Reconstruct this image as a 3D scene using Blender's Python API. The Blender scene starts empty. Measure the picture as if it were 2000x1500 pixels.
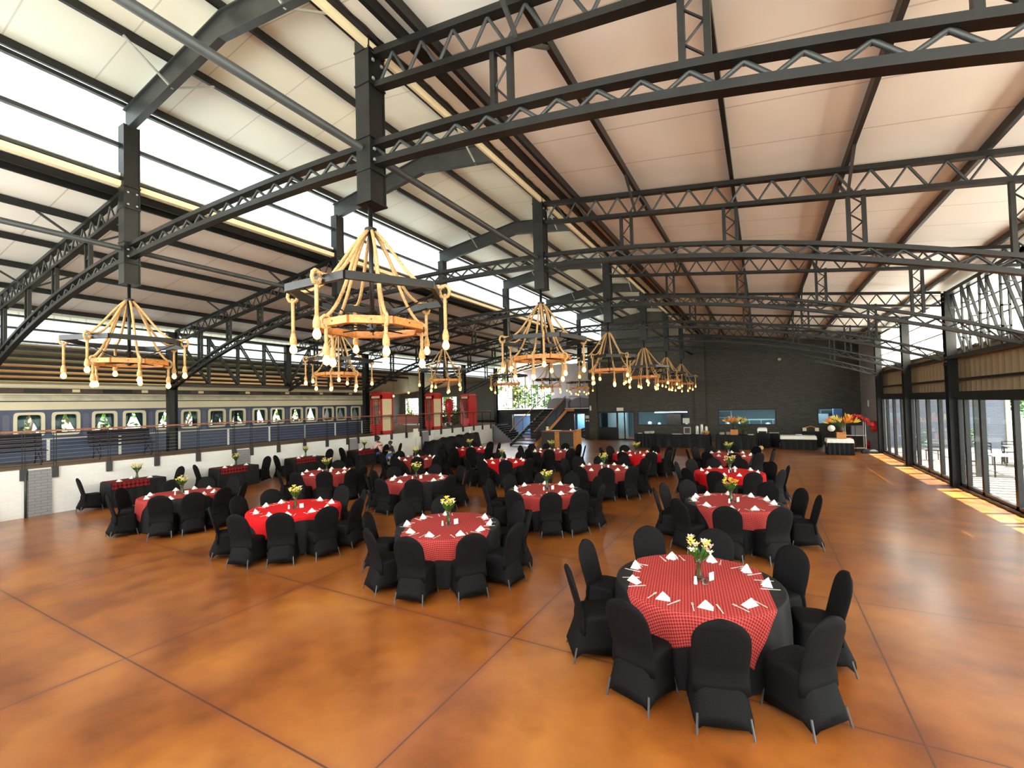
import bpy, math, random
from mathutils import Vector, Matrix
random.seed(7)
PI = math.pi
sin, cos, R = math.sin, math.cos, math.radians
sc = bpy.context.scene
COL = sc.collection
# ------------------------------------------------------------------ camera
H = 2.85
yaw, pit, rol, FPX, CY = 0.505725715, 0.0254501397, -0.025057749, 880.68976, 767.756471
fwd = Vector((-sin(yaw)*cos(pit), cos(yaw)*cos(pit), sin(pit)))
rt = Vector((cos(yaw), sin(yaw), 0)); up = rt.cross(fwd)
r2 = rt*cos(rol)+up*sin(rol); u2 = -rt*sin(rol)+up*cos(rol)
cam = bpy.data.cameras.new('camera'); co = bpy.data.objects.new('camera', cam); COL.objects.link(co)
co.matrix_world = Matrix(((r2.x, u2.x, -fwd.x, 0), (r2.y, u2.y, -fwd.y, 0), (r2.z, u2.z, -fwd.z, H), (0, 0, 0, 1)))
cam.sensor_width = 36; cam.lens = FPX/2000*36; cam.shift_y = (CY-750)/2000
cam.clip_start = .05; cam.clip_end = 300
sc.camera = co
# ------------------------------------------------------------------ world, sun, exposure
w = bpy.data.worlds.new('sky'); sc.world = w; w.use_nodes = True
nt = w.node_tree; bg = nt.nodes['Background']
tc = nt.nodes.new('ShaderNodeTexCoord'); sp = nt.nodes.new('ShaderNodeSeparateXYZ'); rp = nt.nodes.new('ShaderNodeValToRGB')
nt.links.new(tc.outputs['Generated'], sp.inputs[0]); nt.links.new(sp.outputs['Z'], rp.inputs[0]); nt.links.new(rp.outputs[0], bg.inputs[0])
rp.color_ramp.elements[0].position = 0.0; rp.color_ramp.elements[0].color = (.55, .60, .55, 1)
rp.color_ramp.elements[1].position = .25; rp.color_ramp.elements[1].color = (.92, .94, .94, 1)
bg.inputs[1].default_value = 2.0
sun = bpy.data.lights.new('sun', 'SUN'); sun.energy = 7.5; sun.angle = R(.6); sun.color = (1, .93, .82)
so = bpy.data.objects.new('sun', sun); COL.objects.link(so)
so.rotation_euler = Vector((-.97, -.35, -2.7)).to_track_quat('-Z', 'Y').to_euler()
def portal(loc, dirv, sx, sy):
    l = bpy.data.lights.new('daylight_portal', 'AREA'); l.shape = 'RECTANGLE'; l.size = sx; l.size_y = sy
    l.cycles.is_portal = True
    o = bpy.data.objects.new('daylight_portal', l); COL.objects.link(o); o.location = loc
    o.rotation_euler = Vector(dirv).to_track_quat('-Z', 'Y').to_euler()
sc.view_settings.view_transform = 'Standard'; sc.view_settings.look = 'None'
sc.view_settings.gamma = 1; sc.view_settings.use_curve_mapping = False
sc.view_settings.exposure = 3.2
sc.cycles.max_bounces = 8; sc.cycles.diffuse_bounces = 4; sc.cycles.glossy_bounces = 3
sc.cycles.transparent_max_bounces = 12; sc.cycles.transmission_bounces = 4
sc.cycles.sample_clamp_indirect = 6; sc.cycles.caustics_reflective = False; sc.cycles.caustics_refractive = False
# ------------------------------------------------------------------ layout constants
XC, HT = -7.34, 3.22                      # hall axis, half width of the raised monitor
XL, XR = -20.0, 5.12                      # column lines
FY = [4.0+4.9*k for k in range(6)]        # steel frames
YB = 33.4                                 # back wall
ZP = 1.37                                 # platform
Y0 = -1.6                                 # hall end behind the camera, with an added high opening
def zarch(x): return 6.2-.00564*abs(x-XC)**2.35
def zroof(x): return 7.25-.135*(abs(x-XC)-HT)
def zmon(x): return 9.24-.137*abs(x-XC)
# ------------------------------------------------------------------ materials
MATS = {}
def mat(name, col, rough=.6, metal=0., bump=0., scale=20., var=0., emis=None, spec=.5, sheen=0., stretch=None):
    if name in MATS: return MATS[name]
    m = bpy.data.materials.new(name); m.use_nodes = True; n = m.node_tree.nodes; l = m.node_tree.links
    b = n['Principled BSDF']; b.inputs['Base Color'].default_value = (*col, 1)
    b.inputs['Roughness'].default_value = rough; b.inputs['Metallic'].default_value = metal
    b.inputs['Specular IOR Level'].default_value = spec; b.inputs['Sheen Weight'].default_value = sheen
    if var or bump:
        t = n.new('ShaderNodeTexCoord'); nz = n.new('ShaderNodeTexNoise'); nz.inputs['Scale'].default_value = scale
        nz.inputs['Detail'].default_value = 3
        if stretch:
            mp = n.new('ShaderNodeMapping'); mp.inputs['Scale'].default_value = stretch
            l.new(t.outputs['Object'], mp.inputs[0]); l.new(mp.outputs[0], nz.inputs[0])
        else: l.new(t.outputs['Object'], nz.inputs[0])
        if var:
            r = n.new('ShaderNodeValToRGB'); l.new(nz.outputs[0], r.inputs[0])
            r.color_ramp.elements[0].position = .3; r.color_ramp.elements[1].position = .7
            r.color_ramp.elements[0].color = (*[c*(1-var) for c in col], 1); r.color_ramp.elements[1].color = (*[min(1, c*(1+var)) for c in col], 1)
            l.new(r.outputs[0], b.inputs['Base Color'])
        if bump:
            bp = n.new('ShaderNodeBump'); bp.inputs['Strength'].default_value = bump; bp.inputs['Distance'].default_value = .02
            l.new(nz.outputs[0], bp.inputs['Height']); l.new(bp.outputs[0], b.inputs['Normal'])
    if emis:
        b.inputs['Emission Color'].default_value = (*emis[:3], 1); b.inputs['Emission Strength'].default_value = emis[3]
    MATS[name] = m; return m
steel = mat('black_steel', (.010, .0095, .009), .36, 0., var=.25, scale=6, spec=.3)
steelg = mat('grey_steel', (.032, .033, .032), .42, 0., var=.2, scale=4, spec=.35)
galv = mat('galvanised', (.33, .33, .31), .4, .3, var=.1)
benchw = mat('bench_slat_wood', (.014, .007, .005), .6, spec=.2)
galvd = mat('dull_metal_leg', (.07, .07, .07), .4, .3)
chrome = mat('chrome', (.6, .6, .6), .2, 1.)
clothb = mat('black_cover', (.0045, .0042, .0045), .75, 0., bump=.15, scale=60, sheen=.0, spec=.10)
clothb2 = mat('black_tablecloth', (.008, .008, .009), .65, 0., bump=.1, scale=40, sheen=0., spec=.2)
white = mat('white_linen', (.80, .78, .70), .8)
whitep = mat('white_paint', (.78, .77, .72), .6)
redc = mat('red_cloth', (.48, .006, .008), .8, 0., spec=.15, bump=.1, scale=50)
wood = mat('orange_wood', (.50, .20, .04), .5, 0., var=.3, scale=5, stretch=(1, 6, 6))
woodr = mat('red_wood', (.30, .09, .035), .4, 0., var=.3, scale=4, stretch=(1, 8, 8))
woodd = mat('dark_wood', (.05, .025, .018), .5, 0., var=.3, scale=6)
rope = mat('hemp_rope', (.50, .31, .13), .9, 0., bump=.5, scale=60, var=.3)
bulbm = mat('lit_bulb', (1, .8, .4), .3, emis=(1., .40, .045, 1.7))
silver = mat('cutlery_steel', (.72, .69, .62), .35, .5)
green = mat('green_leaf', (.035, .11, .010), .5, 0., var=.5, scale=9)
yellow = mat('yellow_petal', (.85, .66, .10), .6, 0., var=.2)
cream = mat('cream_petal', (.85, .78, .50), .6)
orange = mat('orange_petal', (.80, .25, .02), .6, 0., var=.3)
redp = mat('red_petal', (.65, .02, .02), .5)
pink = mat('pink_petal', (.75, .42, .38), .6)
boothr = mat('phone_box_red', (.55, .018, .014), .35)
boothc = mat('cream_panel', (.75, .62, .40), .5)
navy = mat('navy_carriage', (.033, .048, .10), .35, 0., var=.15, scale=3)
navyl = mat('greyblue_carriage', (.075, .085, .13), .4)
tcream = mat('cream_carriage', (.62, .55, .38), .45)
tgrey = mat('carriage_roof', (.50, .46, .34), .5, var=.2, scale=3)
curt = mat('dark_green_curtain', (.012, .04, .035), .8, 0., bump=.3, scale=30)
dark = mat('dark_interior', (.012, .012, .012), .8)
conc = mat('brown_concrete', (.16, .10, .06), .55, 0., var=.25, scale=3)
kitw = mat('kitchen_wall', (.15, .19, .20), .5)
stain = mat('stainless', (.42, .46, .48), .35, .4)
drumm = mat('grey_tank', (.11, .10, .11), .5)
clad = mat('tan_cladding', (.42, .30, .17), .5)
skin = mat('brown_skin', (.16, .075, .045), .55)
hair = mat('black_hair', (.01, .008, .007), .6)
pinkc = mat('pink_blouse', (.72, .42, .40), .8)
denim = mat('blue_denim', (.05, .09, .22), .8)
pave = mat('patio_paving', (.17, .14, .115), .8, 0., var=.3, scale=2)
lampw = mat('white_lamp', (1, 1, 1), .3, emis=(.85, .95, 1., 2.))
bluel = mat('blue_backroom', (.05, .10, .18), .6)
trunkm = mat('tree_bark', (.08, .05, .03), .9)
yellowp = mat('yellow_pot', (.75, .62, .04), .4)
flash = mat('cream_flashing', (.78, .66, .42), .5)
redf = mat('red_sofa', (.22, .04, .025), .6)
def nodes(name):
    m = bpy.data.materials.new(name); m.use_nodes = True; MATS[name] = m
    return m, m.node_tree.nodes, m.node_tree.links, m.node_tree.nodes['Principled BSDF']
def mth(n, l, op, a, b=None, c=None):
    x = n.new('ShaderNodeMath'); x.operation = op
    for i, v in enumerate((a, b, c)):
        if v is None: continue
        if isinstance(v, (int, float)): x.inputs[i].default_value = v
        else: l.new(v, x.inputs[i])
    return x.outputs[0]
def ramp(n, l, fac, els):
    r = n.new('ShaderNodeValToRGB'); l.new(fac, r.inputs[0]); e = r.color_ramp.elements
    while len(e) < len(els): e.new(.5)
    for k, (p, c) in enumerate(els): e[k].position = p; e[k].color = (*c, 1)
    return r.outputs[0]
def mixc(n, l, fac, a, b, mode='MIX'):
    x = n.new('ShaderNodeMix'); x.data_type = 'RGBA'; x.blend_type = mode
    for i, v in ((0, fac), (6, a), (7, b)):
        if isinstance(v, (int, float)): x.inputs[i].default_value = v
        elif isinstance(v, tuple): x.inputs[i].default_value = (*v, 1)
        else: l.new(v, x.inputs[i])
    return x.outputs[2]
def floor_mat():
    m, n, l, b = nodes('stained_concrete_floor')
    t = n.new('ShaderNodeTexCoord'); s = n.new('ShaderNodeSeparateXYZ'); l.new(t.outputs['Object'], s.inputs[0])
    def nz(sc_, det=4, dist=0., rough=.55):
        q = n.new('ShaderNodeTexNoise'); q.inputs['Scale'].default_value = sc_; q.inputs['Detail'].default_value = det
        q.inputs['Distortion'].default_value = dist; q.inputs['Roughness'].default_value = rough; l.new(t.outputs['Object'], q.inputs[0]); return q.outputs[0]
    a = ramp(n, l, nz(.75, 5, 0), [(.30, (.105, .024, .006)), (.5, (.225, .067, .011)), (.70, (.33, .118, .018))])
    c = ramp(n, l, nz(1.6, 4, 0), [(.30, (.60, .56, .55)), (.5, (1, 1, 1)), (.7, (1.15, 1.15, 1.1))])
    col = mixc(n, l, .75, a, c, 'MULTIPLY')
    g = ramp(n, l, nz(.8, 2, 0), [(.45, (0, 0, 0)), (.8, (1, 1, 1))])
    col = mixc(n, l, mth(n, l, 'MULTIPLY', g, .35), col, (.24, .12, .05))
    # saw cuts
    fx = mth(n, l, 'PINGPONG', mth(n, l, 'SUBTRACT', s.outputs['X'], 1.06), 1.916)
    fy = mth(n, l, 'PINGPONG', mth(n, l, 'SUBTRACT', s.outputs['Y'], 4.86), 1.47)
    f3 = mth(n, l, 'ABSOLUTE', mth(n, l, 'SUBTRACT', s.outputs['Y'], 2.45))
    gate = mth(n, l, 'GREATER_THAN', s.outputs['Y'], 4.5)
    fy = mth(n, l, 'ADD', fy, mth(n, l, 'MULTIPLY', mth(n, l, 'SUBTRACT', 1., gate), 5.))
    d = mth(n, l, 'MINIMUM', mth(n, l, 'MINIMUM', fx, fy), f3)
    line = mth(n, l, 'LESS_THAN', d, .009)
    soft = mth(n, l, 'MULTIPLY', mth(n, l, 'SUBTRACT', 1., mth(n, l, 'MINIMUM', mth(n, l, 'DIVIDE', d, .10), 1.)), .38)
    col = mixc(n, l, soft, col, (.13, .035, .02)); col = mixc(n, l, mth(n, l, 'MULTIPLY', line, .85), col, (.045, .018, .012))
    l.new(col, b.inputs['Base Color'])
    b.inputs['Coat Weight'].default_value = .2; b.inputs['Coat Roughness'].default_value = .20
    b.inputs['Roughness'].default_value = .3
    return m
def brick_mat(name, c1, c2, mortar, axis='XZ', sx=1., bw=.26, rh=.085, bump=.5, rough=.6, ms=.008):
    m, n, l, b = nodes(name)
    t = n.new('ShaderNodeTexCoord'); s = n.new('ShaderNodeSeparateXYZ'); l.new(t.outputs['Object'], s.inputs[0])
    k = n.new('ShaderNodeCombineXYZ'); l.new(s.outputs[axis[0]], k.inputs[0]); l.new(s.outputs[axis[1]], k.inputs[1])
    br = n.new('ShaderNodeTexBrick'); l.new(k.outputs[0], br.inputs[0]); br.inputs['Scale'].default_value = 1
    br.inputs['Brick Width'].default_value = bw; br.inputs['Row Height'].default_value = rh; br.inputs['Mortar Size'].default_value = ms
    br.inputs['Color1'].default_value = (*c1, 1); br.inputs['Color2'].default_value = (*c2, 1); br.inputs['Mortar'].default_value = (*mortar, 1)
    l.new(br.outputs[0], b.inputs['Base Color']); b.inputs['Roughness'].default_value = rough
    bp = n.new('ShaderNodeBump'); bp.inputs['Strength'].default_value = bump; bp.inputs['Distance'].default_value = .01; bp.invert = True
    l.new(br.outputs['Fac'], bp.inputs['Height']); l.new(bp.outputs[0], b.inputs['Normal'])
    return m
def ceil_mat(name, base, axis='Y', pitch=1.15):
    m, n, l, b = nodes(name)
    t = n.new('ShaderNodeTexCoord'); s = n.new('ShaderNodeSeparateXYZ'); l.new(t.outputs['Object'], s.inputs[0])
    f = mth(n, l, 'PINGPONG', s.outputs[axis], pitch/2)
    ln = mth(n, l, 'LESS_THAN', f, .012)
    nz = n.new('ShaderNodeTexNoise'); nz.inputs['Scale'].default_value = .7; l.new(t.outputs['Object'], nz.inputs[0])
    c = ramp(n, l, nz.outputs[0], [(.3, tuple(x*.90 for x in base)), (.7, base)])
    l.new(mixc(n, l, mth(n, l, 'MULTIPLY', ln, .45), c, (.30, .25, .18)), b.inputs['Base Color']); b.inputs['Roughness'].default_value = .42
    bp = n.new('ShaderNodeBump'); bp.inputs['Strength'].default_value = .25; bp.inputs['Distance'].default_value = .05
    l.new(nz.outputs[0], bp.inputs['Height']); l.new(bp.outputs[0], b.inputs['Normal'])
    return m
def plaid_mat(name, s, red, blackc, lt=None):
    m, n, l, b = nodes(name)
    uv = n.new('ShaderNodeUVMap'); q = n.new('ShaderNodeSeparateXYZ'); l.new(uv.outputs[0], q.inputs[0])
    a = mth(n, l, 'LESS_THAN', mth(n, l, 'FRACT', mth(n, l, 'DIVIDE', q.outputs[0], s)), .46)
    c = mth(n, l, 'LESS_THAN', mth(n, l, 'FRACT', mth(n, l, 'DIVIDE', q.outputs[1], s)), .46)
    k = mth(n, l, 'MULTIPLY', mth(n, l, 'ADD', a, c), .5)
    col = ramp(n, l, k, [(0., red), (.5, tuple(x*.5 + y*.5 for x, y in zip(red, blackc))), (1., blackc)])
    l.new(col, b.inputs['Base Color']); b.inputs['Roughness'].default_value = .85; b.inputs['Specular IOR Level'].default_value = .15
    return m
def sheet_mat(name, transp, col=(.85, .93, .95)):
    m = bpy.data.materials.new(name); m.use_nodes = True; n = m.node_tree.nodes; l = m.node_tree.links
    n.remove(n['Principled BSDF']); out = n['Material Output']
    t = n.new('ShaderNodeTexCoord'); s = n.new('ShaderNodeSeparateXYZ'); l.new(t.outputs['Object'], s.inputs[0])
    ln = mth(n, l, 'LESS_THAN', mth(n, l, 'PINGPONG', s.outputs['Y'], .20), .018)
    c = mixc(n, l, mth(n, l, 'MULTIPLY', ln, .7), col, tuple(x*.6 for x in col))
    tl = n.new('ShaderNodeBsdfTranslucent'); l.new(c, tl.inputs[0])
    tr = n.new('ShaderNodeBsdfTransparent'); l.new(c, tr.inputs[0])
    mx = n.new('ShaderNodeMixShader'); mx.inputs[0].default_value = transp
    l.new(tl.outputs[0], mx.inputs[1]); l.new(tr.outputs[0], mx.inputs[2]); l.new(mx.outputs[0], out.inputs[0])
    MATS[name] = m; return m
def glass_mat(name, refl=.12, tint=(.93, .97, .97)):
    m = bpy.data.materials.new(name); m.use_nodes = True; n = m.node_tree.nodes; l = m.node_tree.links
    n.remove(n['Principled BSDF']); out = n['Material Output']
    g = n.new('ShaderNodeBsdfGlossy'); g.inputs['Roughness'].default_value = .02
    tr = n.new('ShaderNodeBsdfTransparent'); tr.inputs[0].default_value = (*tint, 1)
    lw = n.new('ShaderNodeFresnel'); lw.inputs[0].default_value = 1.45
    mx = n.new('ShaderNodeMixShader'); l.new(mth(n, l, 'MULTIPLY', lw.outputs[0], refl*2.5), mx.inputs[0])
    l.new(tr.outputs[0], mx.inputs[1]); l.new(g.outputs[0], mx.inputs[2]); l.new(mx.outputs[0], out.inputs[0])
    MATS[name] = m; return m
FLOOR = floor_mat()
BRW = brick_mat('white_painted_brick', (.74, .74, .70), (.70, .70, .67), (.69, .69, .66), 'YZ', bump=.35)
BRG = brick_mat('grey_painted_brick', (.23, .23, .24), (.21, .21, .22), (.15, .15, .15), 'YZ')
BRK = brick_mat('black_painted_brick', (.066, .056, .042), (.036, .031, .024), (.012, .010, .008), 'XZ', bump=.9, rough=.5)
BRP = brick_mat('mauve_painted_brick', (.36, .32, .32), (.33, .29, .29), (.24, .21, .21), 'YZ')
BRO = brick_mat('patio_grey_brick', (.12, .13, .165), (.105, .115, .15), (.07, .075, .095), 'XZ')
CEIL = ceil_mat('cream_roof_lining', (.74, .72, .62))
CEILA = ceil_mat('buff_roof_lining', (.93, .90, .84), pitch=1.15)
CEILX = ceil_mat('annex_lining', (.38, .32, .24))
PLAID = plaid_mat('red_black_gingham', .030, (.47, .050, .042), (.050, .012, .012))
PLAIDL = plaid_mat('dark_tartan', .11, (.20, .010, .012), (.008, .004, .004))
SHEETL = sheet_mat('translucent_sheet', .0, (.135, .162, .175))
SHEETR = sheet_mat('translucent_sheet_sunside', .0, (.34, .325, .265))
GLASS = glass_mat('clear_glass', .12)
GLASSK = glass_mat('kitchen_glass', .10, (.80, .90, .92))
VASEG = glass_mat('vase_glass', .25, (.88, .92, .90))
# ------------------------------------------------------------------ mesh builder
class MB:
    def __init__(s): s.v = []; s.f = []; s.uv = None
    def add(s, vs, fs):
        k = len(s.v); s.v += [tuple(p) for p in vs]; s.f += [tuple(i+k for i in f) for f in fs]
    def box(s, x0, x1, y0, y1, z0, z1):
        s.add([(x, y, z) for x in (x0, x1) for y in (y0, y1) for z in (z0, z1)],
              [(0, 1, 3, 2), (4, 6, 7, 5), (0, 4, 5, 1), (2, 3, 7, 6), (0, 2, 6, 4), (1, 5, 7, 3)]); return s
    def cb(s, c, d): x, y, z = c; a, b, e = d; return s.box(x-a/2, x+a/2, y-b/2, y+b/2, z-e/2, z+e/2)
    def beam(s, p, q, w_, h_, upv=(0, 0, 1)):
        p, q = Vector(p), Vector(q); d = (q-p).normalized(); a = d.cross(Vector(upv))
        if a.length < 1e-4: a = d.cross(Vector((0, 1, 0)))
        a.normalize(); b = a.cross(d).normalized(); vs = []
        for c in (p, q):
            for i, j in ((-1, -1), (1, -1), (1, 1), (-1, 1)): vs.append(c+a*i*w_/2+b*j*h_/2)
        s.add(vs, [(0, 3, 2, 1), (4, 5, 6, 7), (0, 1, 5, 4), (1, 2, 6, 5), (2, 3, 7, 6), (3, 0, 4, 7)]); return s
    def tube(s, pts, r, n=8, rs=None, cap=True):
        pts = [Vector(p) for p in pts]; m = len(pts); k0 = len(s.v); vs = []; prev = None
        for i, p in enumerate(pts):
            d = (pts[min(i+1, m-1)]-pts[max(i-1, 0)]).normalized()
            if prev is None: a = d.cross(Vector((0, 0, 1)));  a = a if a.length > 1e-3 else Vector((1, 0, 0))
            else: a = prev-d*prev.dot(d)
            a.normalize(); prev = a; b = d.cross(a); rr = rs[i] if rs else r
            for j in range(n): t = 2*PI*j/n; vs.append(p+a*cos(t)*rr+b*sin(t)*rr)
        fs = [(i*n+j, i*n+(j+1) % n, (i+1)*n+(j+1) % n, (i+1)*n+j) for i in range(m-1) for j in range(n)]
        if cap: fs += [tuple(range(n-1, -1, -1)), tuple(range((m-1)*n, m*n))]
        s.add(vs, fs); return s
    def lathe(s, prof, n=16, c=(0, 0, 0), sx=1., sy=1.):
        vs = []; m = len(prof)
        for r, z in prof:
            for j in range(n): t = 2*PI*j/n; vs.append((c[0]+r*cos(t)*sx, c[1]+r*sin(t)*sy, c[2]+z))
        fs = [(i*n+j, i*n+(j+1) % n, (i+1)*n+(j+1) % n, (i+1)*n+j) for i in range(m-1) for j in range(n)]
        fs += [tuple(range(n-1, -1, -1)), tuple(range((m-1)*n, m*n))]
        s.add(vs, fs); return s
    def ball(s, c, r, n=10, m=6, sz=1.):
        return s.lathe([(max(1e-4, r*sin(PI*i/m)), -r*cos(PI*i/m)*sz) for i in range(m+1)], n, c)
    def grid(s, nu, nv, fn, close=False):
        vs = [fn(i, j) for i in range(nu) for j in range(nv)]
        cu = nu if close else nu-1
        s.add(vs, [(i*nv+j, ((i+1) % nu)*nv+j, ((i+1) % nu)*nv+j+1, i*nv+j+1) for i in range(cu) for j in range(nv-1)]); return s
    def loft(s, rings, cap=True):
        n = len(rings[0]); k = [p for r in rings for p in r]; m = len(rings)
        fs = [(i*n+j, i*n+(j+1) % n, (i+1)*n+(j+1) % n, (i+1)*n+j) for i in range(m-1) for j in range(n)]
        if cap: fs += [tuple(range(n-1, -1, -1)), tuple(range((m-1)*n, m*n))]
        s.add(k, fs); return s
    def leaf(s, c, d, L, W, nrm=(0, 0, 1)):
        c, d = Vector(c), Vector(d).normalized(); a = d.cross(Vector(nrm)); a = a.normalized() if a.length > 1e-3 else Vector((1, 0, 0))
        s.add([c, c+d*L*.5+a*W*.5, c+d*L, c+d*L*.5-a*W*.5], [(0, 1, 2, 3)]); return s
    def build(s, name, m, parent=None, smooth=False, loc=None, rotz=0):
        me = bpy.data.meshes.new(name); me.from_pydata(s.v, [], s.f); me.validate()
        if s.uv:
            u = me.uv_layers.new(name='UVMap')
            for lp in me.loops: u.data[lp.index].uv = s.uv[lp.vertex_index]
        if smooth: me.polygons.foreach_set('use_smooth', [True]*len(me.polygons))
        me.materials.append(m); me.update()
        o = bpy.data.objects.new(name, me); COL.objects.link(o)
        if parent: o.parent = parent
        if loc is not None: o.location = loc
        if rotz: o.rotation_euler.z = rotz
        return o
def thing(name, label, cat, loc=(0, 0, 0), rz=0, group=None):
    o = bpy.data.objects.new(name, None); COL.objects.link(o); o.location = loc; o.rotation_euler.z = rz; o.empty_display_size = .1
    return tag(o, label, cat, group)
def tag(o, label, cat, group=None, kind=None):
    o['label'] = label; o['category'] = cat
    if group: o['group'] = group
    if kind: o['kind'] = kind
    return o
def struct(o): o['kind'] = 'structure'; return o
KIDS = {}
def dup(root, loc, rz=0, label=None, group=None):
    c = root.copy(); COL.objects.link(c); c.location = loc; c.rotation_euler = (0, 0, rz)
    if label: c['label'] = label
    if group: c['group'] = group
    def rec(a, b):
        if a.name not in KIDS: KIDS[a.name] = list(a.children)
        for ch in KIDS[a.name]:
            d = ch.copy(); COL.objects.link(d); d.parent = b; rec(ch, d)
    rec(root, c); return c
class Stamp:                                # first use moves the original, later uses copy it
    def __init__(s, root): s.root = root; s.used = False
    def put(s, loc, rz=0, label=None, group=None, scale=None):
        if not s.used:
            s.used = True; o = s.root; o.location = loc; o.rotation_euler = (0, 0, rz)
            if label: o['label'] = label
            if group: o['group'] = group
            KIDS[o.name] = list(o.children)
            for c in o.children: KIDS[c.name] = list(c.children)
        else: o = dup(s.root, loc, rz, label, group)
        if scale: o.scale = scale
        return o
ORD = ['nearest', 'second', 'third', 'fourth', 'fifth', 'farthest']
# ================================================================== SETTING
struct(MB().box(XL-11, XR+.25, Y0, YB+6, -.2, 0).build('floor', FLOOR))
struct(MB().box(XR+.25, XR+26, Y0-4, YB+14, -.25, -.06).build('ground_patio', pave))
struct(MB().box(-60, XL-11, Y0-6, YB+30, -.3, -.05).build('ground_left', mat('grass_ground', (.05, .08, .02), .9, var=.4, scale=1)))
struct(MB().box(XL-11, XR+26, YB+6, YB+40, -.3, -.05).build('ground_back', MATS['grass_ground']))
# roofs (aisles, monitor)
def slab(name, m, xs, zf, y0, y1, th=.05):
    b = MB(); v = []
    for x in xs:
        for y in (y0, y1): v += [(x, y, zf(x)), (x, y, zf(x)+th)]
    f = []
    for i in range(len(xs)-1):
        k = i*4; f += [(k, k+4, k+6, k+2), (k+1, k+3, k+7, k+5), (k, k+1, k+5, k+4), (k+2, k+6, k+7, k+3)]
    f += [(0, 2, 3, 1), (len(v)-4, len(v)-3, len(v)-1, len(v)-2)]
    b.add(v, f); return struct(b.build(name, m))
slab('ceiling', CEILA, [XC+HT+.02, XR+.6], lambda x: zroof(x)+.17, Y0, YB)
slab('ceiling', CEILA, [XL-.4, XC-HT-.02], lambda x: zroof(x)+.17, Y0, YB+5.8)
slab('ceiling', CEIL, [XC-HT-.5, XC, XC+HT+.5], lambda x: zmon(x)+.17, Y0, YB)
slab('ceiling', CEILX, [-27.5, XL-.13], lambda x: 5.12+.13*(x-XL), Y0, 24)
# clerestories
zc0, zc1 = zroof(XC-HT)+.12, zmon(XC-HT)+.12
def clerestory(x, z0, z1, y0, y1, m, ribs=True):
    b = MB(); n = int((y1-y0)/.20)
    v = []
    for i in range(n+1):
        y = y0+(y1-y0)*i/n; dx = .018 if i % 2 else 0
        v += [(x+dx, y, z0), (x+dx, y, z1)]
    b.add(v, [(2*i, 2*i+2, 2*i+3, 2*i+1) for i in range(n)])
    return struct(b.build('window_%d' % clerestory.k, m))
clerestory.k = 1
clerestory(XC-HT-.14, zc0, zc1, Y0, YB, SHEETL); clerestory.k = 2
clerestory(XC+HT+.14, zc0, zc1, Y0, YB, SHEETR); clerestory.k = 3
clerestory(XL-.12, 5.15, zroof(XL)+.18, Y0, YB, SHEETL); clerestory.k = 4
clerestory(XR+.30, 4.25, zroof(XR)+.14, Y0, YB, sheet_mat('clear_clerestory', .15, (1, .97, .88)))
for x, sgn in ((XC-HT-.09, -1), (XC+HT+.09, 1)):
    for z in (zc0+.02, zc0+.66, zc1-.06):
        struct(MB().box(x-.04, x+.04, Y0, YB, z-.035, z+.035).build('trim_1', steelg))
    struct(MB().box(x-.02, x+.10 if sgn < 0 else x+.02, Y0, YB, zc0-.17, zc0-.06).build('trim_2', flash))
for z in (5.2, 5.6, 5.98): struct(MB().box(XL-.1, XL-.03, Y0, YB, z-.03, z+.03).build('trim_3', steelg))
fw = MB()  # unseen wall; its high window opening is added to let light into the hall
fw.box(XL-11, XR+.3, Y0-.15, Y0, 0, 3.6); fw.box(XL-11, XL+.5, Y0-.15, Y0, 1, 10); fw.box(XR-.6, XR+.3, Y0-.15, Y0, 1, 10); fw.box(XL, XR, Y0-.15, Y0, 6.6, 10)
for x in (-16.5, -13, -9.5, -6, -2.5, 1): fw.box(x-.15, x+.15, Y0-.15, Y0, 3.6, 6.6)
struct(fw.build('wall_front', mat('front_wall_white', (.7, .68, .62), .7)))
# longitudinal purlins
def purlin(x, z, lab, y1=YB, s=(.06, .14)):
    tag(MB().box(x-s[0]/2, x+s[0]/2, Y0, y1, z+.16-s[1], z+.16).build('purlin', steel), lab, 'roof beam', 'purlins under the roof')
for i, (t, nm) in enumerate(((-3.12, 'left eave of the raised roof'), (-1.6, 'left slope of the raised roof'), (0, 'ridge of the raised roof'), (1.55, 'right slope of the raised roof'), (3.12, 'right eave of the raised roof'))):
    purlin(XC+t, zmon(XC+t), 'black steel purlin along the '+nm)
for j, t in enumerate((3.75, 4.02, 5.3, 7.0, 8.65, 10.3, 12.0)):
    for sg, side in ((1, 'right'), (-1, 'left')):
        x = XC+sg*t
        purlin(x, zroof(x), 'long black purlin, number %s down the %s aisle roof from the raised part' % (('one', 'two', 'three', 'four', 'five', 'six', 'seven')[j], side))
for j in range(6):
    x = XL-.5-j*1.05
    purlin(x, 5.12+.13*(x-XL)-.13, 'dark purlin over the carriage, %s from the platform columns' % ORD[j], 24, (.06, .12))
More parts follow.
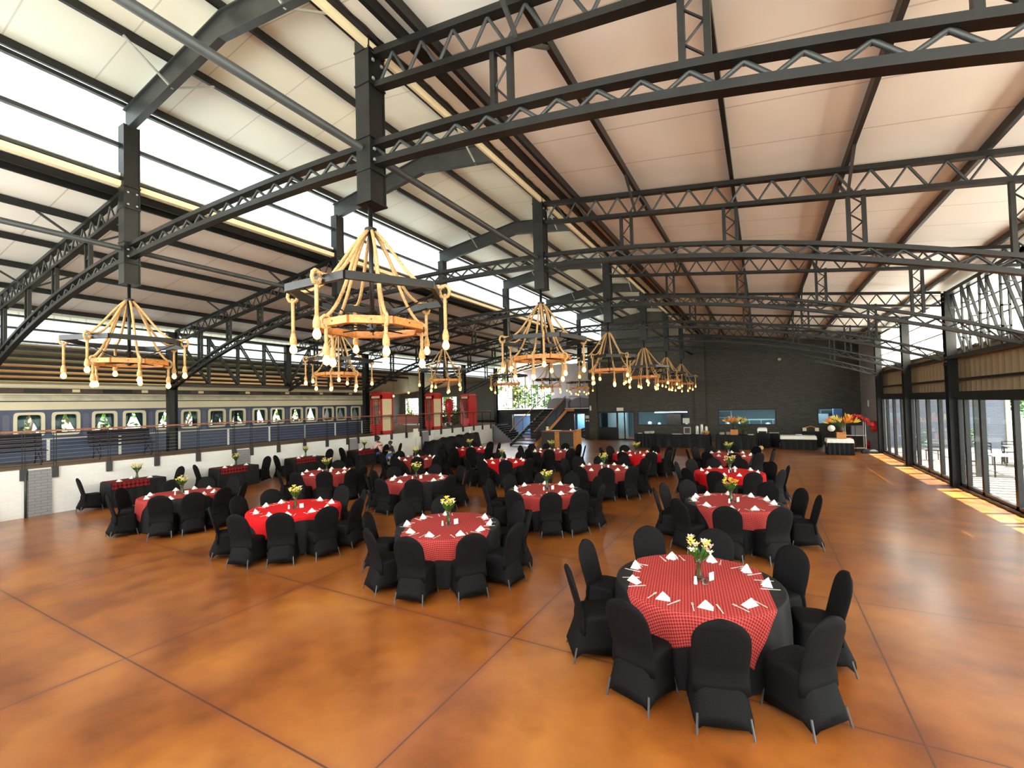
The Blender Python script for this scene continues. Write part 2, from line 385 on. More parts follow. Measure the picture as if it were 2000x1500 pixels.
# back wall with openings
def wall_with_holes(name, m, u0, u1, z0, z1, holes, plane, th, axis='x'):
    us = sorted({u0, u1, *[h[0] for h in holes], *[h[1] for h in holes]}); zs = sorted({z0, z1, *[h[2] for h in holes], *[h[3] for h in holes]})
    b = MB()
    for a, c in zip(us, us[1:]):
        zrun = None
        for e, g in list(zip(zs, zs[1:]))+[(None, None)]:
            solid = e is not None and not any(h[0] <= a+1e-6 and c <= h[1]+1e-6 and h[2] <= e+1e-6 and g <= h[3]+1e-6 for h in holes)
            if solid: zrun = [e, g] if zrun is None else [zrun[0], g]
            elif zrun:
                if axis == 'x': b.box(a, c, plane, plane+th, *zrun)
                else: b.box(plane, plane+th, a, c, *zrun)
                zrun = None
    return struct(b.build(name, m))
DOORH = (-11.0, -8.25, 0, 2.12)
KW = [(-8.02, -4.52, 1.12, 2.12), (-2.63, .75, 1.14, 2.16), (2.95, 4.25, 1.19, 2.17)]
wall_with_holes('wall_back', BRK, -11.65, XR, 0, 5.75, [DOORH]+KW, YB, .3)
gb = MB(); pts = [(-11.65, 5.75), (XR, 5.75), (XR, zroof(XR)+.17), (XC+HT+.05, zroof(XC+HT)+.17), (XC+HT+.05, zmon(XC+HT)+.17), (XC, zmon(XC)+.17), (XC-HT-.05, zmon(XC-HT)+.17), (XC-HT-.05, 7.4), (-11.65, 7.4)]
n_ = len(pts); gb.add([(x, y, z) for y in (YB, YB+.3) for x, z in pts], [tuple(range(n_)), tuple(range(2*n_-1, n_-1, -1))]+[(i, i+n_, (i+1) % n_+n_, (i+1) % n_) for i in range(n_)])
struct(gb.build('wall_back_gable', BRK))
for x0, x1 in ((-11.68, -11.05), (-4.05, -3.35)): struct(MB().box(x0, x1, YB-.16, YB, 0, 7.2).build('trim_4', BRK))
struct(MB().box(-3.3, 2.4, YB-.10, YB, 4.50, 4.72).build('trim_5', BRK))
struct(MB().box(2.36, 2.46, YB-.06, YB, 4.28, 4.72).build('trim_5', BRK))
struct(MB().box(XR, XR+.3, 29.0, YB+.3, 0, 4.3).build('wall_right_pier', BRP))
struct(MB().box(XR+.02, XR+.3, 29.0, YB+.3, 4.3, zroof(XR)+.15).build('wall_right_pier_top', BRP))
# kitchen behind the windows
struct(MB().box(-11.6, XR, 37.6, 37.7, 0, 3).build('wall_kitchen_back', kitw)); struct(MB().box(-11.6, XR, YB+.3, 37.7, 2.7, 2.78).build('ceiling_kitchen', kitw))
struct(MB().box(-11.7, -11.6, YB+.3, 37.7, 0, 2.8).build('wall_kitchen_left', kitw)); struct(MB().box(XR, XR+.1, YB+.3, 37.7, 0, 3).build('wall_kitchen_right', kitw))
for i, (x0, x1, z0, z1) in enumerate(KW):
    wdw = struct(MB().box(x0, x1, YB+.06, YB+.075, z0, z1).build('window_%d' % (5+i), GLASSK))
    f = MB()
    for a in ((x0, x1, z0, z0+.04), (x0, x1, z1-.05, z1), (x0, x0+.05, z0, z1), (x1-.05, x1, z0, z1)): f.box(a[0], a[1], YB+.03, YB+.1, a[2], a[3])
    f.build('window_frame', steel, wdw)
d1 = struct(MB().box(-10.95, -9.6, YB+.08, YB+.12, 0, .95).build('door_1', steel))
f = MB()
for a in ((-11, -8.25, 2.04, 2.12), (-11, -10.93, 0, 2.1), (-9.62, -9.5, 0, 2.1), (-8.32, -8.25, 0, 2.1), (-9.05, -8.97, .0, 2.1), (-9.5, -8.3, 0, .1)): f.box(a[0], a[1], YB+.04, YB+.14, a[2], a[3])
f.build('door_frame', steel, d1); MB().box(-10.93, -8.3, YB+.09, YB+.1, .1, 2.05).build('door_pane', GLASSK, d1)
MB().box(-9.5, -9.44, YB+.0, YB+.05, .9, 1.25).build('door_handle', chrome, d1)
KIT = [('cold_room_panel', stain, (-10.9, -9.4, 35.5, 36.0, 0, 2.3), 'pale steel cabinet seen through the left kitchen door', 'cabinet'),
       ('extractor_hood', stain, (-7.2, -4.8, 35.2, 36.2, 1.95, 2.45), 'bright steel extractor hood behind the left kitchen window', 'extractor hood'),
       ('steel_worktop', stain, (-8.0, -4.4, 35.3, 36.1, .0, .95), 'steel kitchen worktop behind the left kitchen window', 'worktop'),
       ('pizza_oven', woodd, (-6.3, -5.3, 35.2, 36.0, .96, 1.85), 'brown framed oven behind the left kitchen window', 'oven'),
       ('steel_worktop', stain, (-2.6, .7, 35.3, 36.1, 0, .95), 'steel kitchen worktop behind the middle kitchen window', 'worktop'),
       ('plate_shelf', stain, (-.9, .7, 35.5, 36.0, 1.35, 1.42), 'steel plate shelf behind the middle kitchen window', 'shelf'),
       ('storage_rack', stain, (3.0, 3.7, 35.3, 35.9, 0, 1.75), 'pale kitchen unit behind the small right window', 'kitchen unit'),
       ('blue_locker', mat('blue_locker', (.16, .22, .4), .5), (3.9, 4.5, 34.6, 35.2, 0, 2.3), 'tall blue locker behind the small right window', 'locker')]
for nm, m, b6, lb, ct in KIT:
    x0, x1, y0, y1, z0, z1 = b6
    b = MB().box(*b6)
    if nm == 'extractor_hood':
        b = MB(); b.add([(x0, y0, z0), (x1, y0, z0), (x1, y1, z0), (x0, y1, z0), (x0+.5, y0+.3, z1), (x1-.5, y0+.3, z1), (x1-.5, y1, z1), (x0+.5, y1, z1)], [(3, 2, 1, 0), (4, 5, 6, 7), (0, 1, 5, 4), (1, 2, 6, 5), (2, 3, 7, 6), (3, 0, 4, 7)])
    if nm == 'extractor_hood': b.box(-6.2, -5.8, 35.7, 36.1, 2.45, 2.7)
    o = b.build(nm, m); tag(o, lb, ct)
    if nm == 'plate_shelf':
        for k in range(3): MB().box(x0+.05+k*.72, x0+.09+k*.72, y0, y1, .96, 1.35).build('upright', stain, o)
for i, (x, wd) in enumerate(((-7.3, 1.), (-5.0, 1.4), (-1.9, .6), (.1, 1.2), (3.4, .9), (-9.0, 1.2))):
    o = MB().box(x-wd/2, x+wd/2, 34.4, 34.7, 2.62, 2.69).build('kitchen_ceiling_light', lampw)
    tag(o, 'white strip light on the kitchen ceiling, ' + ('behind the left end of the left window', 'behind the right end of the left window', 'behind the left end of the middle window', 'behind the right end of the middle window', 'behind the small right window', 'behind the glass kitchen door')[i], 'light', 'kitchen strip lights')
for i, (x, z, r_, h_, w_) in enumerate(((-7.6, .95, .16, .3, 'left end of the left window'), (-6.9, .95, .13, .22, 'second from the left end of the left window'), (-4.9, .95, .15, .28, 'right end of the left window'), (-2.2, .95, .15, .26, 'left end of the middle window'), (-1.5, .95, .12, .34, 'middle of the middle window'), (.3, .95, .17, .2, 'right end of the middle window'))):
    o = thing('cooking_pot', 'steel pot on the kitchen worktop, '+w_, 'pot', (x, 35.5, z), 0, 'kitchen pots')
    MB().lathe([(r_*.95, 0), (r_, .02), (r_, h_), (r_*.9, h_), (r_*.88, .03)], 18).build('body', stain, o, True); MB().lathe([(r_, h_), (r_*.5, h_+.03), (.02, h_+.05)], 18).build('lid', silver, o, True)
for i, x in enumerate((-10.6, -2.45, 3.85)):
    o = thing('steel_shelf_unit', 'steel shelving behind the %s' % ('glass kitchen door', 'left end of the middle window', 'middle of the small right window')[i], 'shelf', (x, 36.6, 0))
    for a_ in (-.45, .45):
        for b_ in (-.2, .2): MB().box(a_-.02, a_+.02, b_-.02, b_+.02, 0, 2.0).build('upright', stain, o)
    for z in (.5, 1., 1.5, 1.95): MB().box(-.47, .47, -.22, .22, z, z+.03).build('shelf', stain, o)
# mezzanine, lounge and left side
struct(MB().box(XL, -11.65, YB-.02, YB+5.8, 2.18, 2.42).build('floor_mezzanine', whitep))
struct(MB().box(XL, -11.65, YB-.06, YB-.02, 2.10, 2.40).build('trim_6', steel))
wall_with_holes('wall_under_mezzanine', mat('charcoal_wall', (.022, .022, .024), .6), XL, -11.65, 0, 2.12, [(-18.6, -16.9, 0, 2.0), (-13.0, -12.15, 0, 1.98)], YB+.1, .15)
struct(MB().box(-19.5, -11.65, YB+2.2, YB+2.3, 0, 2.18).build('wall_backroom', bluel))
wall_with_holes('wall_mezzanine_back', mat('pale_grey_wall', (.24, .24, .27), .7), XL-2, -11.65, 2.42, 6.5, [(-21.6, -17.4, 2.5, 4.7)], YB+5.6, .15)
struct(MB().box(-11.75, -11.65, YB+.3, YB+5.8, 2.42, 7.5).build('wall_mezzanine_right', MATS['pale_grey_wall']))
wm = MB()
for k in range(7): x = -21.6+k*.7; wm.box(x-.04, x+.04, YB+5.62, YB+5.7, 2.5, 4.7)
struct(wm.build('window_8', steelg))
wall_with_holes('wall_lounge_back', mat('lounge_grey_cladding', (.13, .125, .12), .6, bump=.4, scale=3, stretch=(12, 1, .1)), -31, XL-.15, 0, 5.3, [(-32+.9*0-0, -31, 2, 3), (-30.4, -28.75, 1.9, 3.72), (-28.2, -26.6, 1.9, 3.72), (-25.9, -24.25, 1.9, 3.72)], YB, .15)
for i, (x0, x1) in enumerate(((-30.4, -28.75), (-28.2, -26.6), (-25.9, -24.25))):
    wdw = struct(MB().box(x0, x1, YB+.05, YB+.06, 1.9, 3.72).build('window_%d' % (9+i), GLASS))
    f = MB()
    for z in (1.9, 2.5, 3.1, 3.7): f.box(x0, x1, YB, YB+.1, z-.03, z+.03)
    for x in (x0, (x0+x1)/2, x1): f.box(x-.03, x+.03, YB, YB+.1, 1.9, 3.7)
    f.build('window_frame', whitep, wdw)
struct(MB().box(-31, XL-.15, YB-.04, YB, ZP, 1.55).build('baseboard_back', steel))
slab('ceiling', CEILX, [-31, XL-.13], lambda x: 5.12+.09*(x-XL), 24, YB)
struct(MB().box(-31.1, -31, 24, YB, 0, 4.3).build('wall_lounge_left', MATS['lounge_grey_cladding']))
# platform
struct(MB().box(-20.95, -18.35, Y0, 20.3, 0, ZP).build('platform', conc)); struct(MB().box(-31, -18.35, 20.3, 29.8, 0, ZP).build('platform', conc))
struct(MB().box(-31, -20.0, 29.8, YB, 0, ZP).build('platform', conc))
struct(MB().box(-18.35, -18.3, Y0, 29.8, 0, ZP-.02).build('wall_left', BRW))
struct(MB().box(-20, -18.3, 29.75, 29.8, 0, ZP-.02).build('wall_platform_end', BRW))
PIERS = [(4.55, 5.04), (10.36, 10.89), (15.94, 16.5), (21.5, 22.1)]
for i, (a, b) in enumerate(PIERS):
    struct(MB().box(-18.31, -18.24, a, b, 0, ZP-.05).build('wall_left_pier', BRG))
    tag(MB().tube([(-18.25, a-.05, 0), (-18.25, a-.05, ZP-.1)], .03, 8).build('drainpipe', steelg, smooth=True), 'thin dark drainpipe beside the %s grey brick pier of the platform wall' % ORD[i], 'pipe', 'drainpipes on the platform wall')
# steps down from the platform
for k in range(8):
    z = ZP-(k+1)*ZP/9; struct(MB().box(-18.3+k*.19-1.7*(k == 0), -18.3+(k+1)*.19, 30.2, 32.2, 0, z).build('trim_7', steel if k % 2 == 9 else MATS['pale_grey_wall']))
st = thing('platform_steps', 'short flight of dark edged steps down from the far end of the platform', 'steps', (-18.3, 30.2, 0))
for k in range(8):
    z = ZP-(k+1)*ZP/9; MB().box(k*.19-.01, (k+1)*.19+.03, 0, 2, z, z+.035).build('tread', steel, st)
    MB().box((k)*.19-.01, k*.19+.02, -.02, 2, z+.035, z+ZP/9).build('riser', steel, st)
# right wall
def rbox(nm, m, a, b, z0, z1, x0=XR-.05, x1=XR+.12, par=None):
    return MB().box(x0, x1, a, b, z0, z1).build(nm, m, par)
cb = MB(); n = int((29.0-Y0)/.12); v = []
for i in range(n+1):
    y = Y0+(29.0-Y0)*i/n; dx = .02 if i % 3 == 0 else 0; v += [(XR+.32-dx, y, 2.8), (XR+.32-dx, y, 4.3)]
cb.add(v, [(2*i, 2*i+2, 2*i+3, 2*i+1) for i in range(n)]); struct(cb.build('wall_right', clad))
struct(MB().box(XR+.34, XR+.38, Y0, 29.0, 2.8, 4.28).build('wall_right_outer', galv))
for z, h_, x0 in ((2.83, .16, XR-.06), (3.28, .06, XR+.12), (3.98, .09, XR+.02), (4.22, .05, XR+.2), (4.85, .045, XR+.2), (5.4, .045, XR+.2), (5.9, .1, XR+.1)):
    struct(MB().box(x0, XR+.3, Y0, 29.0, z-h_/2, z+h_/2).build('trim_8', steel if z < 4.1 else galv))
struct(MB().box(XR-.04, XR+.2, Y0, 29.0, 0, .07).build('baseboard_right', steel))
struct(MB().box(XR+.02, XR+.16, Y0, 29.0, 2.66, 2.76).build('trim_9', steel))
bays = [(13.98, 18.5, (17.95, 16.85, 15.0)), (18.95, 23.4, (22.7, 21.4, 20.15)), (23.8, 28.3, (26.15, 24.85, 27.4)), (9.1, 13.8, (12.6, 11.2, 10.)), (4.2, 8.7, (7.5, 6, 5)), (Y0, 3.8, (2.5, 1, 0))]
for i, (a, b, ms) in enumerate(bays):
    d = struct(MB().box(XR+.075, XR+.085, a, b, .07, 2.66).build('door_%d' % (i+2), GLASS))
    for y in list(ms)+[a+.05, b-.05]: MB().box(XR+.03, XR+.13, y-.07, y+.07, .07, 2.68).build('door_stile', steel, d)
    MB().box(XR+.03, XR+.13, a, b, .07, .16).build('door_rail', steel, d)
# portals: daylight openings
portal((XR+.5, 13.5, 1.4), (-1, 0, 0), 31, 2.6); portal((XR+.5, 13.5, 5.05), (-1, 0, 0), 31, 1.6)
portal((XC, Y0-.2, 5.1), (0, 1, 0), 24, 3.0); portal((XC-HT-.3, 16, 8.1), (1, 0, 0), 35, 1.4); portal((XL-.3, 16, 5.6), (1, 0, 0), 35, .8)
# ================================================================== STEEL FRAMES
def zigzag(b, xs, zb, zt, r, y=0.):
    for i in range(len(xs)-1):
        p = (xs[i], y, zb(xs[i]) if i % 2 == 0 else zt(xs[i])); q = (xs[i+1], y, zb(xs[i+1]) if i % 2 else zt(xs[i+1]))
        b.tube([p, q], r, 6, cap=False)
def lin(a, b, n): return [a+(b-a)*i/n for i in range(n+1)]
bt = thing('bowed_truss', '', 'truss', (0, 0, 0))
xs = lin(XL+.12, XR-.12, 60)
MB().loft([[(x, -.06, zarch(x)-.07), (x, .06, zarch(x)-.07), (x, .06, zarch(x)), (x, -.06, zarch(x))] for x in xs]).build('top_chord', steel, bt)
MB().loft([[(x, -.06, zarch(x)-.30), (x, .06, zarch(x)-.30), (x, .06, zarch(x)-.22), (x, -.06, zarch(x)-.22)] for x in xs]).build('bottom_chord', steel, bt)
wb = MB(); zigzag(wb, lin(XL+.15, XR-.15, 124), lambda x: zarch(x)-.22, lambda x: zarch(x)-.07, .021); wb.build('webbing', steelg, bt, True)
for t in (5.1, 6.95, 8.75, 10.6):
    for sg in (1, -1):
        x = XC+sg*t; b = MB(); z0, z1 = zarch(x)+.0, zroof(x)-.42
        for e in (-.1, .1): b.box(x+e-.028, x+e+.028, -.035, .035, z0-.01, z1+.02)
        k = max(2, int((z1-z0)/.16)); zs = lin(z0+.03, z1-.03, k)
        for i in range(k): b.tube([(x-.08 if i % 2 else x+.08, 0, zs[i]), (x+.08 if i % 2 else x-.08, 0, zs[i+1])], .012, 5)
        b.build('lattice_post', steel, bt)
bts = Stamp(bt)
def roof_truss(sg):
    o = thing('roof_truss', '', 'truss'); xa, xb = XC+sg*(HT+.13), XC+sg*12.3
    for nm, d0, d1 in (('top_chord', .08, 0), ('bottom_chord', .48, .41)):
        b = MB()
        b.loft([[(x, -.06, zroof(x)-d0), (x, .06, zroof(x)-d0), (x, .06, zroof(x)-d1), (x, -.06, zroof(x)-d1)] for x in (xa, xb)]); b.build(nm, steel, o)
    b = MB(); zigzag(b, lin(xa+sg*.03, xb, 40), lambda x: zroof(x)-.42, lambda x: zroof(x)-.07, .02); b.build('webbing', steelg, o, True)
    for t in (5.3, 8.65):                       # fly braces to the purlins
        x = XC+sg*t; b = MB(); b.beam((x, 0, zroof(x)-.45), (x-.0, -.75, zroof(x)+.02), .04, .04); b.beam((x, 0, zroof(x)-.45), (x, .75, zroof(x)+.02), .04, .04); b.build('fly_brace', steelg, o)
    return Stamp(o)
rts = {1: roof_truss(1), -1: roof_truss(-1)}
def hang_col():
    o = thing('hanging_column', '', 'column')
    b = MB(); b.box(-.115, .115, -.13, -.11, 5.33, 8.4); b.box(-.115, .115, .11, .13, 5.33, 8.4); b.box(-.1, .1, -.11, .11, 5.34, 8.4); b.build('shaft', steel, o)
    for z in (5.33, 5.72, 6.12, 6.78, 7.2): MB().box(-.125, .125, -.14, .14, z, z+.022).build('stiffener_plate', steel, o)
    b = MB()
    for z in (5.85, 5.98, 6.85, 7.08):
        for y in (-.07, .07): b.cb((.13, y, z), (.02, .03, .03)); b.cb((-.13, y, z), (.02, .03, .03))
    b.build('bolts', galv, o); return Stamp(o)
hcs = hang_col()
rf = thing('ridge_rafter', '', 'roof beam')
b = MB()
for sg in (1, -1):
    xa = XC+sg*(HT+.12)
    for w0, d0, d1 in ((.06, 0, .025), (.06, .42, .445), (.012, .02, .43)):
        vs = [(x, y, zmon(x)-d) for x in (XC, xa) for y in (-w0, w0) for d in (d0, d1)]
        b.add(vs, [(0, 1, 3, 2), (4, 6, 7, 5), (0, 4, 5, 1), (2, 3, 7, 6), (0, 2, 6, 4), (1, 5, 7, 3)])
b.build('beam', steelg, rf)
for sg in (1, -1):
    b = MB(); x = XC+sg*1.58
    b.beam((x, 0, zmon(x)-.44), (x, .7, zmon(x)+.02), .03, .03); b.beam((x, 0, zmon(x)-.44), (x, -.7, zmon(x)+.02), .03, .03); b.build('fly_brace', galv, rf)
rfs = Stamp(rf)
def main_col():
    o = thing('steel_column', '', 'column')
    b = MB(); b.box(-.12, .12, -.15, -.135, 0, 6.0); b.box(-.12, .12, .135, .15, 0, 6.0); b.box(-.012, .012, -.135, .135, 0, 6.0); b.build('shaft', steel, o)
    MB().box(-.17, .17, -.2, .2, 0, .02).build('base_plate', steel, o)
    MB().box(-.13, .13, -.16, .16, 3.72, 3.78).build('stiffener_plate', steel, o)
    b = MB()
    for z in (3.84, 3.96, 5.7, 5.85):
        for y in (-.08, .08): b.cb((-.125, y, z), (.02, .03, .03))
    b.build('bolts', galv, o); return Stamp(o)
mcs = main_col()
for k, y in enumerate(FY):
    o_ = ORD[k]
    bts.put((0, y, 0), 0, 'black bowed lattice truss spanning the hall, %s from the camera' % o_, 'bowed trusses across the hall')
    for sg, s_ in ((1, 'right'), (-1, 'left')):
        rts[sg].put((0, y, 0), 0, 'straight lattice roof truss under the %s aisle roof, %s from the camera' % (s_, o_), 'sloping roof trusses')
        hcs.put((XC+sg*HT, y, 0), 0, 'dark box column stub hanging from the roof above the %s %s chandelier' % (o_, s_), 'hanging column stubs')
        if sg == 1 and k != 2: mcs.put((XR, y, 0), 0, 'black steel column in the glazed right wall, %s frame from the camera' % o_, 'columns in the right wall')
        if sg == -1 and k not in (0, 2): mcs.put((XL, y, ZP), 0, 'black steel column on the platform, %s frame from the camera' % o_, 'columns on the platform', (1, 1, (6.0-ZP)/6.0))
    rfs.put((0, y, 0), 0, 'grey cranked rafter under the raised middle roof, %s from the camera' % o_, 'cranked rafters')
mcs.put((XL, YB-.15, 0), 0, 'black steel column beside the far lounge wall and stairs', 'columns on the platform')
b = MB(); b.box(-.1, .1, -.13, .13, 4.0, 6.0)
tag(b.build('column_stub', steel, loc=(XL, 13.8, 0)), 'short black column standing on the girder above the carriage', 'column')
tag(MB().box(-.1, .1, -.13, .13, 4.0, 6.0).build('column_stub', steel, loc=(XR, 13.8, 0)), 'short black column on the lattice girder above the glass doors', 'column')
def girder(x, lab):
    o = thing('lattice_girder', lab, 'girder', (x, 0, 0))
    ya, yb = 9.05, 18.55
    for nm, z in (('top_chord', 5.93), ('bottom_chord', 3.95)): MB().box(-.1, .1, ya, yb, z-.05, z+.05).build(nm, steelg, o)
    n = 8; ys = lin(ya, yb, n)
    for i in range(1, n):
        if i == 4: continue
        b = MB(); b.box(-.09, -.05, ys[i]-.03, ys[i]+.03, 3.95, 5.93); b.box(.05, .09, ys[i]-.03, ys[i]+.03, 3.95, 5.93)
        for z in (4.4, 4.9, 5.4): b.box(-.09, .09, ys[i]-.03, ys[i]+.03, z, z+.04)
        b.build('vertical', steelg, o)
    for i in range(n):
        p, q = ((ys[i], 5.9), (ys[i+1], 4.0)) if i < 4 else ((ys[i], 4.0), (ys[i+1], 5.9))
        b = MB()
        for e in (-.07, .07): b.beam((e, p[0], p[1]), (e, q[0], q[1]), .04, .06, (1, 0, 0))
        for t in (.25, .5, .75): b.cb((0, p[0]+(q[0]-p[0])*t, p[1]+(q[1]-p[1])*t), (.16, .06, .04))
        b.build('diagonal', steelg, o)
girder(XL, 'black lattice girder above the railway carriage between two platform columns'); girder(XR, 'lattice girder in front of the bright right clerestory above the glass doors')
for sg, s_ in ((1, 'right'), (-1, 'left')):
    tag(MB().tube([(XC+sg*HT-.05, Y0, 6.02), (XC+sg*HT-.05, YB, 6.02)], .05, 10).build('tie_pipe', steelg, smooth=True), 'long round tie pipe running through the %s row of hanging columns' % s_, 'pipe')
# ================================================================== CHANDELIERS
ch = thing('rope_chandelier', '', 'chandelier')           # origin at hook height, z measured from floor
MB().tube([(0, 0, 5.33), (0, 0, 3.78)], .028, 10).build('rod', steel, ch, True)
MB().lathe([(.075, 5.02), (.075, 5.06), (.03, 5.08)], 12).build('collar', steel, ch)
hexv = [(.94*cos(R(a)), .94*sin(R(a)), 4.22) for a in (0, 60, 120, 180, 240, 300)]
b = MB()
for i in range(6): b.beam(hexv[i], hexv[(i+1) % 6], .05, .085)
b.build('outer_ring', steel, ch)
octv = [(.60*cos(R(22.5+45*i)), .60*sin(R(22.5+45*i)), 3.83) for i in range(8)]
b = MB()
for i in range(8): b.beam(octv[i], octv[(i+1) % 8], .08, .085)
b.build('wooden_ring', wood, ch)
b = MB()
for a in (15, 75, 135, 195, 255, 315): b.tube([(.05*cos(R(a)), .05*sin(R(a)), 3.86), (.85*cos(R(a)), .85*sin(R(a)), 4.2)], .009, 5)
for a in (0, 45, 90, 135): b.tube([(-.6*cos(R(a)), -.6*sin(R(a)), 3.83), (.6*cos(R(a)), .6*sin(R(a)), 3.83)], .010, 5)
b.lathe([(.07, 3.8), (.07, 3.9)], 10); b.lathe([(.05, 4.0), (.07, 4.02), (.05, 4.05)], 10); b.build('spokes', steel, ch)
spec = [(a, .93, 4.22, 3.60+.05*((i*7) % 3)) for i, a in enumerate((20, 85, 150, 215, 280))]+[(a, .60, 3.83, 3.42+.04*((i*5) % 3)) for i, a in enumerate((50, 120, 190, 260, 330))]
bulb_mesh = None
for i, (a, r_, z, zb) in enumerate(spec):
    ca, sa = cos(R(a)), sin(R(a)); inner = r_ < .8
    p0 = Vector((.05*ca, .05*sa, 5.03)); p3 = Vector((r_*ca, r_*sa, z+.06)); sag = Vector(((r_*.55)*ca, (r_*.55)*sa, z-.02 if not inner else z+.28))
    pts = []
    for t in lin(0, 1, 12):
        m1 = Vector((.12*ca+(.16 if inner else .25)*ca, .12*sa+(.16 if inner else .25)*sa, 4.72))
        pts.append(p0*(1-t)**3+m1*3*t*(1-t)**2+sag*3*t*t*(1-t)+p3*t**3)
    b = MB(); b.tube(pts, .021, 7)
    loop = [Vector((r_*ca, r_*sa, z))+Vector((ca*cos(q)*.06, sa*cos(q)*.06, sin(q)*.075)) for q in lin(PI*.9, -PI, 8)]
    b.tube(loop, .021, 6); b.tube([(r_*ca, r_*sa, z-.03), (r_*ca, r_*sa, zb+.10)], .021, 7)
    b.lathe([(.022, zb+.17), (.040, zb+.10), (.040, zb+.05), (.03, zb+.035)], 8, (r_*ca, r_*sa, 0)); rp_ = b.build('rope', rope, ch, True)
    MB().lathe([(.014, .05), (.026, .025), (.040, -.01), (.043, -.035), (.030, -.065), (.008, -.078)], 12, (r_*ca, r_*sa, zb)).build('bulb', bulbm, rp_, True)
chs = Stamp(ch)
for k, y in enumerate(FY):
    for sg, s_ in ((1, 'right'), (-1, 'left')):
        chs.put((XC+sg*HT-.03, y, 0), R((0, 17, 41, 8, 29, 50)[k]+(0 if sg > 0 else 23)), 'rope and timber chandelier with lit bulbs, %s in the %s row' % (ORD[k], s_), 'rope chandeliers with bare bulbs')
# ================================================================== CHAIRS
def sq(ang, a, b, e=4.):
    c, s = cos(ang), sin(ang)
    return (abs(c)**(2/e)*a*(1 if c >= 0 else -1), abs(s)**(2/e)*b*(1 if s >= 0 else -1))
chr_ = thing('banquet_chair', '', 'chair'); N = 28; rings = []
def skirt(t):
    out = []
    for j in range(N):
        a = 2*PI*j/N; x, y = sq(a, .225+.025*t, .215+.035*t, 5.); y = y*.76 if y > 0 else y; edge = abs(cos(2*a))
        cor = 1-edge; yy = y-.03*t if y < 0 else y
        if y < -.1: yy -= .075*t
        pinch = 1-.045*sin(PI*min(1, t*1.0))*(edge**.7)
        z = .47*(1-t)+(.045+.085*edge**1.5)*t
        out.append((x*pinch, yy*(pinch if y > -.1 else 1)-.0, z))
    return out
rings.append([(x*.5, y*.5, .492) for x, y, z in skirt(0)]); rings.append([(x*.93, y*.93, .49) for x, y, z in skirt(0)])
for t in (0., .12, .3, .5, .7, .85, 1.): rings.append(skirt(t))
MB().loft(rings, cap=True).build('seat_cover', clothb, chr_, True)
rings = []
for z in (.30, .40, .47, .55, .65, .75, .82, .87, .91, .945, .97, .985, .992):
    hw = .243-.012*math.exp(-((z-.5)/.1)**2) if z <= .78 else .243*math.sqrt(max(.002, 1-((z-.78)/.214)**2))
    th = .034 if z > .45 else .045
    yc = -.205-.145*max(0, z-.45)/.54+(.0 if z >= .47 else -.01)
    if z > .96: th *= .6
    rings.append([(hw*(abs(cos(a))**.75)*(1 if cos(a) >= 0 else -1), yc+th*sin(a)*(abs(sin(a))**.1), z) for a in [2*PI*j/20 for j in range(20)]])
MB().loft(rings).build('backrest', clothb, chr_, True)
for sx in (-1, 1):
    for y0_, y1_ in ((-.295, -.335), (.15, .185)):
        MB().tube([(sx*.212, y0_, .16), (sx*.228, y1_, 0.0)], .011, 6).build('leg', galvd, chr_)
CH = Stamp(chr_)
# ================================================================== TABLES
TR, TZ = .9, .76
rtb = thing('round_table', '', 'table')
MB().lathe([(TR-.015, TZ-.03), (TR-.012, TZ-.028), (TR-.012, TZ-.008), (TR-.015, TZ-.006)], 48).build('tabletop', woodd, rtb)
for sx in (-1, 1):
    for sy in (-1, 1): MB().tube([(sx*.45, sy*.45, TZ-.03), (sx*.5, sy*.5, 0)], .02, 8).build('leg', steel, rtb)
RT = Stamp(rtb)
def drape(a, b, Rr, amp, nf, ph=0., lift=0., maxd=9.):
    r = math.hypot(a, b)
    if r <= Rr: return (a, b, TZ+lift)
    d = min(r-Rr, maxd); p = math.atan2(b, a); k = min(1, d/.3)
    rr = Rr+amp*k*(1+sin(nf*p+ph)+.4*sin(nf*.5*p+1.3))+.01*min(1, d/.04)
    return (rr*cos(p), rr*sin(p), max(.012, TZ+lift-d+.0))
def round_cloth():
    b = MB(); rs = [0.001, .3, .6, .8, .88, TR, TR+.02, TR+.08, TR+.16, TR+.3, TR+.45, TR+.6, TR+.735]; n = 120
    b.grid(n, len(rs), lambda i, j: drape(rs[j]*cos(2*PI*i/n), rs[j]*sin(2*PI*i/n), TR, .014, 20), True)
    return b.build('tablecloth', clothb2, smooth=True)
RC = Stamp(tag(round_cloth(), '', 'tablecloth'))
def overlay(hx, hy, m, nf):
    b = MB(); nu, nv = 61, 81; uv = []
    def fn(i, j):
        x, y = -hx+2*hx*i/(nu-1), -hy+2*hy*j/(nv-1); uv.append((x+5, y+5)); return drape(x, y, TR+.014, .0145, nf, 0., .006)
    b.grid(nu, nv, fn); b.uv = uv; o = b.build('overlay_cloth', m, smooth=True); return Stamp(tag(o, '', 'tablecloth'))
OVP = overlay(.72, 1.22, PLAID, 20); OVR = overlay(.98, 1.0, redc, 20); OVE = overlay(1.12, 1.12, redc, 20)
